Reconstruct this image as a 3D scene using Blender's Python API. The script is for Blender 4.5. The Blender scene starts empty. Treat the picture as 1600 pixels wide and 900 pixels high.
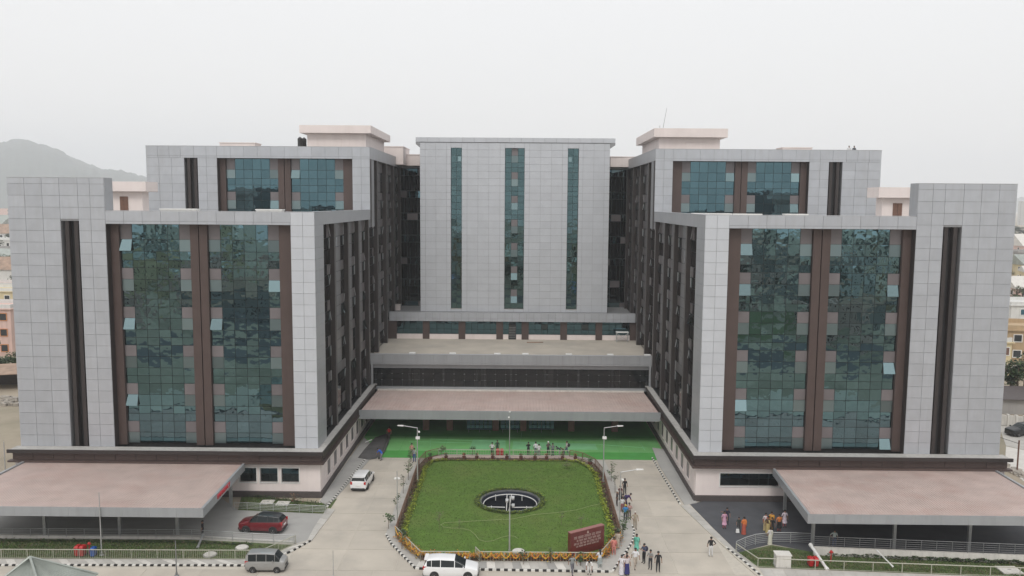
import bpy, bmesh, math, random
from mathutils import Vector, Matrix, noise
rnd = random.Random(11)
sc = bpy.context.scene
C = sc.collection
R_ = math.radians

# ------------------------------------------------------------------ camera
CAM_H = 31.0
PITCH, ROLL, YAW, FPX = R_(5.86), R_(0.40), R_(-0.42), 1287.0
F = Vector((math.sin(YAW)*math.cos(PITCH), math.cos(YAW)*math.cos(PITCH), -math.sin(PITCH)))
Rt = Vector((math.cos(YAW), -math.sin(YAW), 0)); Up = Rt.cross(F)
Rt2 = Rt*math.cos(ROLL)+Up*math.sin(ROLL); Up2 = -Rt*math.sin(ROLL)+Up*math.cos(ROLL)
cam = bpy.data.cameras.new('camera'); camo = bpy.data.objects.new('camera', cam); C.objects.link(camo)
m = Matrix((Rt2, Up2, -F)).transposed().to_4x4(); m.translation = (0, 0, CAM_H)
camo.matrix_world = m
cam.sensor_width = 36; cam.lens = FPX/1600*36; cam.clip_start = 0.5; cam.clip_end = 12000
sc.camera = camo

# ------------------------------------------------------------------ world, sun, exposure (overcast, hazy)
w = bpy.data.worlds.new('World'); sc.world = w; w.use_nodes = True
nt = w.node_tree; nt.nodes.clear()
SUN_EL, SUN_AZ = 50, 188      # sun behind the camera, a little to its left
sky = nt.nodes.new('ShaderNodeTexSky'); sky.sky_type = 'NISHITA'; sky.sun_disc = False
sky.sun_elevation = R_(SUN_EL); sky.sun_rotation = R_(SUN_AZ); sky.air_density = 1.5; sky.dust_density = 6
bgn = nt.nodes.new('ShaderNodeBackground'); bgn.inputs['Strength'].default_value = 0.10
bgc = nt.nodes.new('ShaderNodeBackground'); bgc.inputs['Strength'].default_value = 1.0
# the cloud deck: an even pale grey, a little brighter overhead as any overcast sky is
tc = nt.nodes.new('ShaderNodeTexCoord'); sp = nt.nodes.new('ShaderNodeSeparateXYZ')
mr = nt.nodes.new('ShaderNodeMapRange'); mr.inputs[1].default_value = 0.0; mr.inputs[2].default_value = 1.0
mr.inputs[3].default_value = 0.0; mr.inputs[4].default_value = 1.0
rp = nt.nodes.new('ShaderNodeValToRGB')
rp.color_ramp.elements[0].position = 0.0; rp.color_ramp.elements[0].color = (0.88, 0.875, 0.875, 1)
rp.color_ramp.elements[1].position = 1.0; rp.color_ramp.elements[1].color = (1.12, 1.12, 1.13, 1)
nt.links.new(tc.outputs['Generated'], sp.inputs[0]); nt.links.new(sp.outputs['Z'], mr.inputs[0])
nt.links.new(mr.outputs[0], rp.inputs[0]); nt.links.new(rp.outputs[0], bgc.inputs['Color'])
nt.links.new(sky.outputs[0], bgn.inputs['Color'])
mx = nt.nodes.new('ShaderNodeMixShader'); mx.inputs[0].default_value = 0.88
wo = nt.nodes.new('ShaderNodeOutputWorld')
nt.links.new(bgn.outputs[0], mx.inputs[1]); nt.links.new(bgc.outputs[0], mx.inputs[2]); nt.links.new(mx.outputs[0], wo.inputs['Surface'])
sl = bpy.data.lights.new('sun', 'SUN'); sl.energy = 1.1; sl.angle = R_(18); sl.color = (1.0, 0.97, 0.93)
so = bpy.data.objects.new('sun', sl); C.objects.link(so)
az = R_(SUN_AZ); el = R_(SUN_EL)
sd = Vector((math.sin(az)*math.cos(el), math.cos(az)*math.cos(el), math.sin(el)))
so.rotation_euler = (-sd).to_track_quat('-Z', 'Y').to_euler(); so.location = (0, 0, 120)
vs = sc.view_settings; vs.view_transform = 'Standard'; vs.look = 'None'; vs.gamma = 1; vs.exposure = 0.16; vs.use_curve_mapping = False
sc.cycles.use_denoising = True; sc.cycles.max_bounces = 7; sc.cycles.glossy_bounces = 4; sc.cycles.diffuse_bounces = 3
sc.cycles.volume_bounces = 2; sc.cycles.transparent_max_bounces = 8

# ------------------------------------------------------------------ pixel to place (the photo is 1600 x 900)
def ray(px, py): return F + Rt2*((px-800)/FPX) - Up2*((py-450)/FPX)
def at(px, py, z=0.0):
    r = ray(px, py); t = (z-CAM_H)/r.z; return Vector((r.x*t, r.y*t, z))
def atY(px, py, Y):
    r = ray(px, py); t = Y/r.y; return Vector((r.x*t, Y, CAM_H+r.z*t))

# ------------------------------------------------------------------ helpers
def tag(o, label=None, cat=None, group=None, kind=None):
    if label: o['label'] = label
    if cat: o['category'] = cat
    if group: o['group'] = group
    if kind: o['kind'] = kind
    return o
def thing(name, label, cat, loc=(0, 0, 0), rz=0, group=None):
    o = bpy.data.objects.new(name, None); C.objects.link(o); o.location = loc; o.rotation_euler = (0, 0, rz)
    o.empty_display_size = 0.3
    return tag(o, label, cat, group)
class MB:
    def __init__(s): s.v = []; s.f = []; s.m = []; s.cur = 0; s.smooth = False
    def add(s, vs, fs):
        n = len(s.v); s.v += [tuple(p) for p in vs]
        for f in fs: s.f.append(tuple(i+n for i in f)); s.m.append(s.cur)
        return s
    def box(s, x0, x1, y0, y1, z0, z1):
        if x0 > x1: x0, x1 = x1, x0
        if y0 > y1: y0, y1 = y1, y0
        if z0 > z1: z0, z1 = z1, z0
        return s.add([(x0,y0,z0),(x1,y0,z0),(x1,y1,z0),(x0,y1,z0),(x0,y0,z1),(x1,y0,z1),(x1,y1,z1),(x0,y1,z1)],
              [(3,2,1,0),(4,5,6,7),(0,1,5,4),(1,2,6,5),(2,3,7,6),(3,0,4,7)])
    def prism(s, pts, z0, z1):       # pts counter-clockwise in plan
        n = len(pts)
        return s.add([(p[0],p[1],z0) for p in pts]+[(p[0],p[1],z1) for p in pts],
              [tuple(range(n-1,-1,-1)), tuple(range(n,2*n))]+[(i,(i+1)%n,(i+1)%n+n,i+n) for i in range(n)])
    def hexa(s, b, t):               # 4 bottom points, 4 top points (ccw)
        return s.add(list(b)+list(t), [(3,2,1,0),(4,5,6,7),(0,1,5,4),(1,2,6,5),(2,3,7,6),(3,0,4,7)])
    def tube(s, p, q, r, n=6, r2=None, caps=True):
        p, q = Vector(p), Vector(q); d = q-p
        if d.length < 1e-6: return s
        d.normalize(); a = d.orthogonal().normalized(); b = d.cross(a); r2 = r if r2 is None else r2
        vs = [p+(a*math.cos(2*math.pi*i/n)+b*math.sin(2*math.pi*i/n))*r for i in range(n)]
        vs += [q+(a*math.cos(2*math.pi*i/n)+b*math.sin(2*math.pi*i/n))*r2 for i in range(n)]
        fs = [(i,(i+1)%n,(i+1)%n+n,i+n) for i in range(n)]
        if caps: fs += [tuple(range(n-1,-1,-1)), tuple(range(n,2*n))]
        return s.add(vs, fs)
    def path(s, pts, r, n=6):
        for a, b in zip(pts, pts[1:]): s.tube(a, b, r, n)
        return s
    def lathe(s, prof, c=(0,0,0), n=12, sx=1, sy=1, caps=True):
        k = len(prof); vs = []
        for r, z in prof:
            for i in range(n):
                a = 2*math.pi*i/n; vs.append((c[0]+r*sx*math.cos(a), c[1]+r*sy*math.sin(a), c[2]+z))
        fs = [(j*n+i, j*n+(i+1)%n, (j+1)*n+(i+1)%n, (j+1)*n+i) for j in range(k-1) for i in range(n)]
        if caps and prof[0][0] > 1e-4: fs.append(tuple(range(n-1,-1,-1)))
        if caps and prof[-1][0] > 1e-4: fs.append(tuple(range((k-1)*n, k*n)))
        return s.add(vs, fs)
    def ball(s, c, r, n=8, m=5, sz=1.0):
        prof = [(r*math.sin(math.pi*i/m), -r*sz*math.cos(math.pi*i/m)) for i in range(m+1)]
        prof[0] = (1e-5, -r*sz); prof[-1] = (1e-5, r*sz)
        return s.lathe(prof, c, n)
    def leaf(s, c, size, up=0.5):
        a = rnd.uniform(0, 2*math.pi); t = rnd.uniform(-1, 1)*(1-up)*1.4
        u = Vector((math.cos(a), math.sin(a), rnd.uniform(-.4,.4))).normalized(); v = u.cross(Vector((math.sin(t), math.cos(t)*.3, math.cos(t)))).normalized()
        c = Vector(c); u *= size*.5; v *= size*rnd.uniform(.25,.45)
        return s.add([c-u, c+v, c+u, c-v], [(0,1,2,3)])
    def build(s, name, mat, parent=None, world=True, smooth=None):
        off = parent.location if (parent is not None and world and parent.parent is None) else None
        if parent is not None and world and parent.parent is not None:
            off = parent.parent.location + parent.location
        vs = s.v if off is None else [(x-off[0], y-off[1], z-off[2]) for x, y, z in s.v]
        me = bpy.data.meshes.new(name); me.from_pydata(vs, [], s.f); 
        mats = mat if isinstance(mat, (list, tuple)) else [mat]
        for mm in mats: me.materials.append(mm)
        if len(mats) > 1: me.polygons.foreach_set('material_index', s.m)
        if smooth or (smooth is None and s.smooth): me.polygons.foreach_set('use_smooth', [True]*len(s.f))
        me.update()
        o = bpy.data.objects.new(name, me); C.objects.link(o)
        if parent is not None: o.parent = parent
        return o
def loff(parent):
    v = Vector((0,0,0)); p = parent
    while p is not None: v = v + p.location; p = p.parent
    return v
MC = {}
def shared_box(w, d, h, mat):
    """a box mesh centred on the origin, shared between all pieces of that size"""
    k = (round(w,3), round(d,3), round(h,3), mat.name)
    if k not in MC:
        b = MB(); b.box(-w/2, w/2, -d/2, d/2, -h/2, h/2)
        me = bpy.data.meshes.new('piece'); me.from_pydata(b.v, [], b.f); me.materials.append(mat); me.update(); MC[k] = me
    return MC[k]
def piece(name, w, d, h, mat, parent, loc, rot=(0,0,0)):
    o = bpy.data.objects.new(name, shared_box(w, d, h, mat)); C.objects.link(o); o.parent = parent
    o.location = Vector(loc)-loff(parent); o.rotation_euler = rot
    return o
def copy_tree(o, parent=None):
    c = o.copy(); C.objects.link(c)
    if parent is not None: c.parent = parent
    for ch in list(o.children): copy_tree(ch, c)
    return c

# ------------------------------------------------------------------ materials
def nodes(name):
    m = bpy.data.materials.new(name); m.use_nodes = True; t = m.node_tree
    b = t.nodes['Principled BSDF']; return m, t, b
def N(t, typ, **kw):
    n = t.nodes.new(typ)
    for k, v in kw.items(): setattr(n, k, v)
    return n
def mat(name, col, rough=0.6, metal=0.0, var=0.08, scale=3.0, rvar=0.0, bump=0.0, bscale=40, spec=0.5, dirt=0.0, dscale=0.4, dcol=None, streak=False, coat=0.0):
    """procedural: base colour with two scales of noise, per-object variation, optional wear and bump"""
    m, t, b = nodes(name); L = t.links
    g = N(t, 'ShaderNodeTexCoord'); geo = N(t, 'ShaderNodeNewGeometry')
    nz = N(t, 'ShaderNodeTexNoise'); nz.inputs['Scale'].default_value = scale; nz.inputs['Detail'].default_value = 6
    L.new(geo.outputs['Position'], nz.inputs['Vector'])
    mr = N(t, 'ShaderNodeMapRange'); mr.inputs[1].default_value = .3; mr.inputs[2].default_value = .7
    mr.inputs[3].default_value = 1-var; mr.inputs[4].default_value = 1+var; L.new(nz.outputs[0], mr.inputs[0])
    val = mr.outputs[0]
    if rvar:
        oi = N(t, 'ShaderNodeObjectInfo'); m2 = N(t, 'ShaderNodeMapRange'); m2.inputs[3].default_value = 1-rvar; m2.inputs[4].default_value = 1+rvar
        L.new(oi.outputs['Random'], m2.inputs[0]); mu = N(t, 'ShaderNodeMath', operation='MULTIPLY'); L.new(val, mu.inputs[0]); L.new(m2.outputs[0], mu.inputs[1]); val = mu.outputs[0]
    vm = N(t, 'ShaderNodeVectorMath', operation='SCALE'); vm.inputs[0].default_value = col; L.new(val, vm.inputs['Scale'])
    out = vm.outputs[0]
    if dirt:
        n2 = N(t, 'ShaderNodeTexNoise'); n2.inputs['Scale'].default_value = dscale; n2.inputs['Detail'].default_value = 8; n2.inputs['Roughness'].default_value = .65
        mp = N(t, 'ShaderNodeMapping'); L.new(geo.outputs['Position'], mp.inputs[0]); L.new(mp.outputs[0], n2.inputs['Vector'])
        if streak: mp.inputs['Scale'].default_value = (4, 4, .35)
        r2 = N(t, 'ShaderNodeMapRange'); r2.inputs[1].default_value = .48; r2.inputs[2].default_value = .72; r2.inputs[4].default_value = dirt
        L.new(n2.outputs[0], r2.inputs[0]); mix = N(t, 'ShaderNodeMix', data_type='RGBA')
        L.new(r2.outputs[0], mix.inputs['Factor']); L.new(out, mix.inputs['A']); dc = dcol or tuple(c*.55 for c in col)
        mix.inputs['B'].default_value = (*dc, 1); out = mix.outputs['Result']
    L.new(out, b.inputs['Base Color'])
    b.inputs['Roughness'].default_value = rough; b.inputs['Metallic'].default_value = metal
    b.inputs['Specular IOR Level'].default_value = spec; b.inputs['Coat Weight'].default_value = coat
    if bump:
        n3 = N(t, 'ShaderNodeTexNoise'); n3.inputs['Scale'].default_value = bscale; n3.inputs['Detail'].default_value = 4
        L.new(geo.outputs['Position'], n3.inputs['Vector']); bp = N(t, 'ShaderNodeBump'); bp.inputs['Strength'].default_value = bump; bp.inputs['Distance'].default_value = .05
        L.new(n3.outputs[0], bp.inputs['Height']); L.new(bp.outputs[0], b.inputs['Normal'])
    return m
def glassmat(name, tint, wob=0.35, rough=0.02, wscale=1.1, rvar=0.25):
    """coated facade glass: a tinted mirror whose sheets are not quite flat"""
    m, t, b = nodes(name); L = t.links; geo = N(t, 'ShaderNodeNewGeometry'); oi = N(t, 'ShaderNodeObjectInfo')
    m2 = N(t, 'ShaderNodeMapRange'); m2.inputs[3].default_value = 1-rvar; m2.inputs[4].default_value = 1+rvar; L.new(oi.outputs['Random'], m2.inputs[0])
    vm = N(t, 'ShaderNodeVectorMath', operation='SCALE'); vm.inputs[0].default_value = tint; L.new(m2.outputs[0], vm.inputs['Scale']); L.new(vm.outputs[0], b.inputs['Base Color'])
    b.inputs['Metallic'].default_value = 1.0; b.inputs['Roughness'].default_value = rough
    n3 = N(t, 'ShaderNodeTexNoise'); n3.inputs['Scale'].default_value = wscale; n3.inputs['Detail'].default_value = 1.5
    ad = N(t, 'ShaderNodeVectorMath', operation='ADD'); L.new(geo.outputs['Position'], ad.inputs[0])
    cb = N(t, 'ShaderNodeVectorMath', operation='SCALE'); cb.inputs[0].default_value = (37, 91, 53); L.new(oi.outputs['Random'], cb.inputs['Scale']); L.new(cb.outputs[0], ad.inputs[1])
    L.new(ad.outputs[0], n3.inputs['Vector']); bp = N(t, 'ShaderNodeBump'); bp.inputs['Strength'].default_value = wob; bp.inputs['Distance'].default_value = .02
    L.new(n3.outputs[0], bp.inputs['Height']); L.new(bp.outputs[0], b.inputs['Normal'])
    return m
M = {}
M['clad'] = mat('cladding_grey', (0.452, 0.472, 0.505), .38, .35, .05, .8, .045, dirt=.5, dscale=.5, streak=True, dcol=(.405,.415,.43))
M['clad_tower'] = mat('cladding_pale', (0.52, 0.54, 0.572), .38, .3, .03, .8, .03, dirt=.2, dscale=.5, streak=True, dcol=(.47,.48,.50))
M['clad_col'] = mat('cladding_light', (0.56, 0.585, 0.625), .38, .25, .03, .8, .03, dirt=.2, dscale=.5, streak=True, dcol=(.52,.53,.54))
M['joint2'] = mat('joint_pale_grey', (0.27, 0.275, 0.285), .8, var=.05)
M['clad2'] = mat('cladding_smooth', (0.42, 0.43, 0.45), .42, .3, .04, .6, .02, dirt=.2, dscale=.5, streak=True)
M['joint'] = mat('joint_grey', (0.25, 0.255, 0.265), .8, var=.05)
M['brown'] = mat('brown_cladding', (0.080, 0.055, 0.049), .55, .15, .07, .7, .05, dirt=.2, streak=True)
M['fin'] = mat('fin_brown', (0.036, 0.029, 0.028), .5, .1, .08, .8, .04)
M['black'] = mat('slot_black', (0.02, 0.02, 0.021), .5, var=.1)
M['mull'] = mat('mullion_dark', (0.045, 0.06, 0.062), .45, .3, var=.1)
M['glass'] = glassmat('facade_glass', (0.13, 0.226, 0.256), .75, rvar=.16, wscale=1.0)
M['glass2'] = glassmat('rear_glass', (0.088, 0.162, 0.188), .45, rvar=.12)
M['glass3'] = glassmat('gallery_glass', (0.06, 0.075, 0.078), .2)
M['vent_shut'] = glassmat('shut_vent_glass', (0.21, 0.275, 0.285), .1, rough=.33)
M['vent'] = glassmat('vent_glass', (0.20, 0.285, 0.30), .3)
M['strip_glass'] = glassmat('strip_glass', (0.085, 0.145, 0.155), .25, rvar=.12)
M['pane_grey'] = mat('grey_reflection_pane', (0.185, 0.18, 0.185), .28, .2, .08, 1.0, .04)  # the grey tower's reflection in the side glass, put into the pane colour
M['fin_edge'] = mat('fin_edge_grey', (0.14, 0.132, 0.13), .45, .3, .06, 1, .05)
M['side_glass'] = glassmat('side_glass', (0.20, 0.21, 0.215), .25, rvar=.1)
M['sash_edge'] = mat('sash_edge_grey', (0.42, 0.42, 0.43), .5, .3)
M['pane_pink'] = mat('spandrel_pink', (0.165, 0.15, 0.155), .3, .1, .06, 1.0, .09)
M['conc'] = mat('structure_concrete', (0.06, 0.06, 0.06), .9)
M['pink'] = mat('pink_paint', (0.74, 0.665, 0.64), .8, 0, .04, .6, .02, dirt=.35, dscale=.35, streak=True, dcol=(.63,.55,.525))
M['plinth'] = mat('plinth_brown', (0.075, 0.062, 0.06), .6, var=.12)
M['ledge'] = mat('ledge_grey', (0.40, 0.39, 0.37), .8, var=.12, dirt=.5, dscale=.8)
M['roofpink'] = mat('roof_sheet_pink', (0.49, 0.39, 0.355), .55, .05, .1, .5, .0, dirt=.6, dscale=.3, dcol=(.43,.285,.25))
M['fascia'] = mat('fascia_grey', (0.33, 0.345, 0.36), .45, .2, .05, .4, .03, dirt=.25, streak=True)
M['steel'] = mat('steel_grey', (0.36, 0.37, 0.37), .4, .5, .08)
M['white'] = mat('white_paint', (0.74, 0.74, 0.72), .5, 0, .05, 3, .03)
M['offwhite'] = mat('offwhite_paint', (0.60, 0.58, 0.54), .7, 0, .08, 1, .05, dirt=.4, dscale=.8, streak=True)
M['kwhite'] = mat('kerb_white', (0.66, 0.65, 0.61), .8, 0, .08, 2, .08, dirt=.3, dscale=2)
M['kblack'] = mat('kerb_black', (0.022, 0.022, 0.022), .7, 0, .15, 2, .1)
M['cream_conc'] = mat('driveway_concrete', (0.455, 0.415, 0.355), .85, 0, .09, .35, .06, bump=.15, bscale=8, dirt=.75, dscale=.2, dcol=(.335,.31,.275))
M['joint_pale'] = mat('joint_pale', (0.48, 0.445, 0.385), .9)
M['paving'] = mat('paving_slab', (0.44, 0.425, 0.395), .85, 0, .07, .8, .09, bump=.15, bscale=10, dirt=.35, dscale=.7)
M['pinkish_walk'] = mat('pinkish_walk', (0.38, 0.305, 0.265), .85, 0, .1, 1, .05)
M['paving_grey'] = mat('paving_grey', (0.335, 0.33, 0.315), .85, 0, .08, .8, .08, dirt=.4, dscale=.4)
M['asphalt'] = mat('asphalt', (0.068, 0.071, 0.08), .8, 0, .12, .7, .0, bump=.3, bscale=30, dirt=.5, dscale=.3, dcol=(.10,.10,.105))
M['sand'] = mat('sandy_ground', (0.36, 0.31, 0.24), .95, 0, .12, .06, .0, bump=.3, bscale=2, dirt=.9, dscale=.022, dcol=(.12,.125,.075))
M['lawn'] = mat('lawn_green', (0.080, 0.150, 0.018), .95, 0, .16, 1.3, 0, bump=.6, bscale=18, dirt=.75, dscale=.2, dcol=(.12,.155,.035))
M['grass'] = mat('grass_green', (0.075, 0.11, 0.035), .95, 0, .25, 1.5, 0, bump=.6, bscale=10, dirt=.8, dscale=.5, dcol=(.15,.135,.07))
M['blade'] = mat('grass_blade', (0.075, 0.13, 0.02), .8, 0, .35, 4, .1)
M['carpet'] = mat('green_carpet', (0.062, 0.275, 0.052), .95, 0, .1, .5, .04, bump=.2, bscale=6, dirt=.35, dscale=.3, dcol=(.06,.30,.10))
M['carpet_mid'] = mat('green_carpet_mid', (0.13, 0.35, 0.11), .95, 0, .1, .5, .05, bump=.2, bscale=6, dirt=.35, dscale=.3, dcol=(.10,.33,.14))
M['carpet_pale'] = mat('green_carpet_pale', (0.16, 0.40, 0.19), .95, 0, .1, .6, .04)
M['tarp'] = mat('grey_matting', (0.075, 0.072, 0.072), .9, 0, .25, .8, 0, bump=.3, bscale=5)
M['soil'] = mat('soil', (0.10, 0.06, 0.042), .95, 0, .25, 2, 0, bump=.6, bscale=12)
M['hedge'] = mat('hedge_yellow_green', (0.27, 0.33, 0.03), .75, 0, .35, 3, .1)
M['hedge_dark'] = mat('hedge_dark_green', (0.06, 0.10, 0.03), .75, 0, .3, 3, .1)
M['leafred'] = mat('leaf_maroon', (0.12, 0.04, 0.03), .75, 0, .3, 3, .1)
M['leaf'] = mat('leaf_green', (0.07, 0.12, 0.04), .7, 0, .35, 2, .12)
M['leaf_dk'] = mat('leaf_dark', (0.035, 0.06, 0.026), .7, 0, .35, .8, .12)
M['leaf_dry'] = mat('leaf_dry', (0.16, 0.14, 0.085), .8, 0, .3, 2, .12)
M['orange'] = mat('marigold_orange', (0.56, 0.22, 0.025), .8, 0, .25, 5, .1)
M['redflower'] = mat('red_flower', (0.55, 0.09, 0.05), .8, 0, .25, 5, .1)
M['yellow'] = mat('marigold_yellow', (0.56, 0.35, 0.035), .8, 0, .2, 5, .1)
M['bark'] = mat('bark', (0.14, 0.11, 0.08), .9, 0, .2, 5)
M['terracotta'] = mat('terracotta', (0.13, 0.05, 0.035), .8, 0, .12, 3, .1)
M['granite'] = mat('sign_granite', (0.115, 0.022, 0.021), .32, 0, .12, 4, 0, coat=.3)
M['granite_top'] = mat('sign_granite_top', (0.27, 0.12, 0.11), .6, 0, .1, 4)
M['letter'] = mat('pale_lettering', (0.40, 0.31, 0.28), .6)
M['redletter'] = mat('red_lettering', (0.62, 0.03, 0.05), .45)
M['water'] = mat('pool_water', (0.007, 0.009, 0.012), .6, 0, .2, .8, 0, bump=.2, bscale=2.5, spec=.04)
M['poolwall'] = mat('pool_wall', (0.03, 0.036, 0.055), .5, 0, .15, 2)
M['galv'] = mat('galvanised_steel', (0.45, 0.46, 0.46), .4, .5, .08, 3, .05)
M['galv_dk'] = mat('dull_steel', (0.22, 0.225, 0.23), .45, .5, .1, 3)
M['railcream'] = mat('rail_cream', (0.38, 0.375, 0.31), .55, 0, .06, 3)
M['railbrown'] = mat('fence_rust_brown', (0.17, 0.095, 0.06), .7, 0, .15, 3)
M['hose'] = mat('hose_green', (0.24, 0.29, 0.12), .6)
M['redbin'] = mat('bin_red', (0.42, 0.022, 0.022), .45, 0, .06)
M['bluebin'] = mat('bin_blue', (0.02, 0.09, 0.34), .45, 0, .06)
M['teal'] = mat('teal_seat', (0.006, 0.10, 0.095), .4, .2, .05)
M['tank'] = mat('tank_black', (0.03, 0.03, 0.032), .5)
M['rubber'] = mat('tyre_rubber', (0.02, 0.02, 0.02), .85)
M['alloy'] = mat('alloy_rim', (0.35, 0.35, 0.36), .35, .8)
M['carwhite'] = mat('car_paint_white', (0.74, 0.745, 0.75), .22, 0, .02, 1, coat=.6)
M['carred'] = mat('car_paint_red', (0.17, 0.008, 0.016), .2, .2, .03, 1, coat=1.0)
M['carsilver'] = mat('car_paint_silver', (0.33, 0.33, 0.325), .35, .35, .05, 1, coat=.3, dirt=.2, dscale=2)
M['carblack'] = mat('car_paint_black', (0.014, 0.016, 0.018), .4, 0, .03, 1, coat=.15)
M['autoglass'] = mat('car_glass', (0.015, 0.02, 0.022), .1, 0, .05, 1, spec=.3)
M['trim'] = mat('black_trim', (0.025, 0.025, 0.026), .6)
M['headlamp'] = mat('headlamp_lens', (0.6, 0.62, 0.64), .12, .3, coat=.5)
M['taillamp'] = mat('tail_lamp_red', (0.42, 0.01, 0.012), .2, 0, coat=.5)
M['skin'] = mat('skin_brown', (0.24, 0.13, 0.085), .6)
M['hair'] = mat('hair_black', (0.012, 0.011, 0.011), .6)
M['shoe'] = mat('shoe_dark', (0.03, 0.025, 0.022), .6)
M['tin'] = mat('tin_sheet', (0.34, 0.37, 0.34), .5, .3, .12, .6, .1, dirt=.5, dscale=.5)
M['rust'] = mat('rusty_tin', (0.30, 0.21, 0.155), .8, 0, .2, .7, .15, dirt=.6, dscale=.5, dcol=(.12,.10,.09))
M['house_pink'] = mat('house_pink', (0.62, 0.45, 0.40), .85, 0, .06, .5, .05, dirt=.3, streak=True)
M['house_cream'] = mat('house_cream', (0.62, 0.53, 0.34), .85, 0, .06, .5, .05, dirt=.3, streak=True)
M['house_ochre'] = mat('house_ochre', (0.42, 0.31, 0.19), .85, 0, .06, .5, .05, dirt=.3, streak=True)
M['house_white'] = mat('house_white', (0.62, 0.62, 0.60), .85, 0, .06, .5, .05, dirt=.3, streak=True)
M['house_grey'] = mat('house_grey', (0.32, 0.31, 0.30), .85, 0, .08, .5, .08, dirt=.3, streak=True)
M['win_dark'] = mat('window_dark', (0.03, 0.035, 0.04), .15, 0, .1, 1, .2)
M['win_blue'] = mat('window_teal', (0.02, 0.10, 0.14), .2, 0, .1, 1, .2)
M['orange_trim'] = mat('window_trim_orange', (0.55, 0.24, 0.10), .7)
M['wood'] = mat('brown_door', (0.16, 0.085, 0.06), .6, 0, .12, 3)
M['hill'] = mat('hill_forest', (0.03, 0.052, 0.042), .95, 0, .3, .02, 0, dirt=.5, dscale=.006)
M['rubble'] = mat('rubble', (0.36, 0.33, 0.29), .95, 0, .3, 1.5)
M['pipewhite'] = mat('pipe_white', (0.70, 0.70, 0.68), .4)
_cc = {}
def cloth(c):
    k = tuple(round(x, 3) for x in c)
    if k not in _cc: _cc[k] = mat('cloth', c, .85, 0, .12, 9, .04, bump=.3, bscale=25)
    return _cc[k]
# ================================================================== BUILDINGS
XC = -0.93
G = .029                                             # open joint between cladding panels
def panel_grid(parent, cols, rows, Y, mt, X, name='cladding_panel', skip=None, cap=None):
    """cols: list of (h0,h1) ; rows: list of (z0,z1); Y = outer face, looking towards -Y"""
    for (z0, z1) in rows:
        for (a, b) in cols:
            if skip and skip(a, b, z0, z1): continue
            xa, xb = X(a), X(b)
            piece(name, abs(xb-xa)-G, .06, (z1-z0)-G, mt, parent, ((xa+xb)/2, Y+.03, (z0+z1)/2),
                  (R_(rnd.uniform(-.25,.25)), 0, R_(rnd.uniform(-.25,.25))))
def glazing(parent, x0, x1, ncol, rowz, Y, pink, vents, openv, gm, pname='glass_pane', jig=.42):
    """panes between x0..x1 ; rowz descending list of z edges with a type: 'p' spandrel row, 'v' vent row, 'g' plain"""
    if x0 > x1: x0, x1 = x1, x0
    b = MB(); b.box(x0, x1, Y+.06, Y+.16, rowz[-1][0], rowz[0][0]); b.build('glazing_frame', M['mull'], parent)
    cw = (x1-x0)/ncol; g = .05; fl = -1
    for k in range(len(rowz)-1):
        z1, ty = rowz[k]; z0 = rowz[k+1][0]
        if ty == 'p': fl += 1
        for c in range(ncol):
            x = x0+(c+.5)*cw; z = (z0+z1)/2; w, h = cw-g, z1-z0-g
            if ty == 'p' and c in pink:
                piece('spandrel_pane', w, .03, h, M['pane_pink'], parent, (x, Y, z))
            elif ty == 'v' and c in vents:
                th = openv.get((fl, c), 0)
                vm_ = M['vent'] if th else M['vent_shut']
                if th == 0: th = rnd.uniform(.2, 1.0)
                t = R_(th)
                piece('vent_sash', w+.03, .04, h+.03, vm_, parent, (x, Y-.02-h/2*math.sin(t), z+h/2*(1-math.cos(t))), (-t, 0, R_(rnd.uniform(-.3,.3))))
            else:
                piece(pname, w, .03, h, gm, parent, (x, Y, z), (R_(rnd.gauss(0, jig)), 0, R_(rnd.gauss(0, jig))))
def zrows(ztop, zbot, first, std):
    out = [];  z = ztop; k = 0
    while z > zbot+.25:
        seq = first if k == 0 else std
        for ty, h in zip('pvgg', seq):
            if z <= zbot+.25: break
            out.append((z, ty)); z -= h
        k += 1
    out.append((max(z, zbot) if z > zbot else zbot, 'e'))
    out[-1] = (zbot, 'e')
    return out
def side_glazing(parent, sx, h, bays, rowz, gm, ncol=4, jig=.18):
    X = XC+sx*h; fl = -1
    hash3 = lambda a, b_, c_: (math.sin(a*12.98+b_*78.2+c_*3.7+sx)*43758.5) % 1
    for bi, (ya, yb) in enumerate(bays):
        cw = (yb-ya)/ncol; fl = -1
        for k in range(len(rowz)-1):
            z1, ty = rowz[k]; z0 = rowz[k+1][0]; fl += (ty == 'p')
            for c in range(ncol):
                y = ya+(c+.5)*cw; z = (z0+z1)/2; w, hh = cw-.07, z1-z0-.07
                nm, mm = 'side_window_pane', gm
                rot = (R_(rnd.gauss(0, jig)), 0, R_(90+rnd.gauss(0, jig)))
                off = 0
                strip_ = bi >= 1 and z1 > 11 and c in (1, 2) and rnd.random() < .96  # upright strips of opaque grey panes painting the tower's mirror image
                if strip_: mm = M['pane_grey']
                if strip_: nm = 'reflection_pane'
                elif ty == 'p' and c == ncol-1: nm, mm = 'spandrel_pane', M['pane_pink']
                elif ty == 'v' and c == ncol-1:
                    nm, mm = 'vent_sash', M['vent']
                    if rnd.random() < .14:
                        t = R_(rnd.uniform(9, 22)); off = hh/2*math.sin(t); rot = (sx*t if False else -t, 0, R_(-90 if sx > 0 else 90))
                        w *= .85
                piece(nm, w, .03, hh, mm, parent, (X-sx*(.03+off), y, z), rot)
                if c == ncol-1 and ((ty == 'v') or (ty == 'p' and rnd.random() < .5)) and rnd.random() < .8:
                    piece('sash_edge', .05, .16, hh*rnd.uniform(.8,1.05), M['sash_edge'], parent, (X-sx*.09, y+w/2-.05, z), (0, sx*R_(rnd.choice((0,0,0,0,9,-6))), 0))
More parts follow.
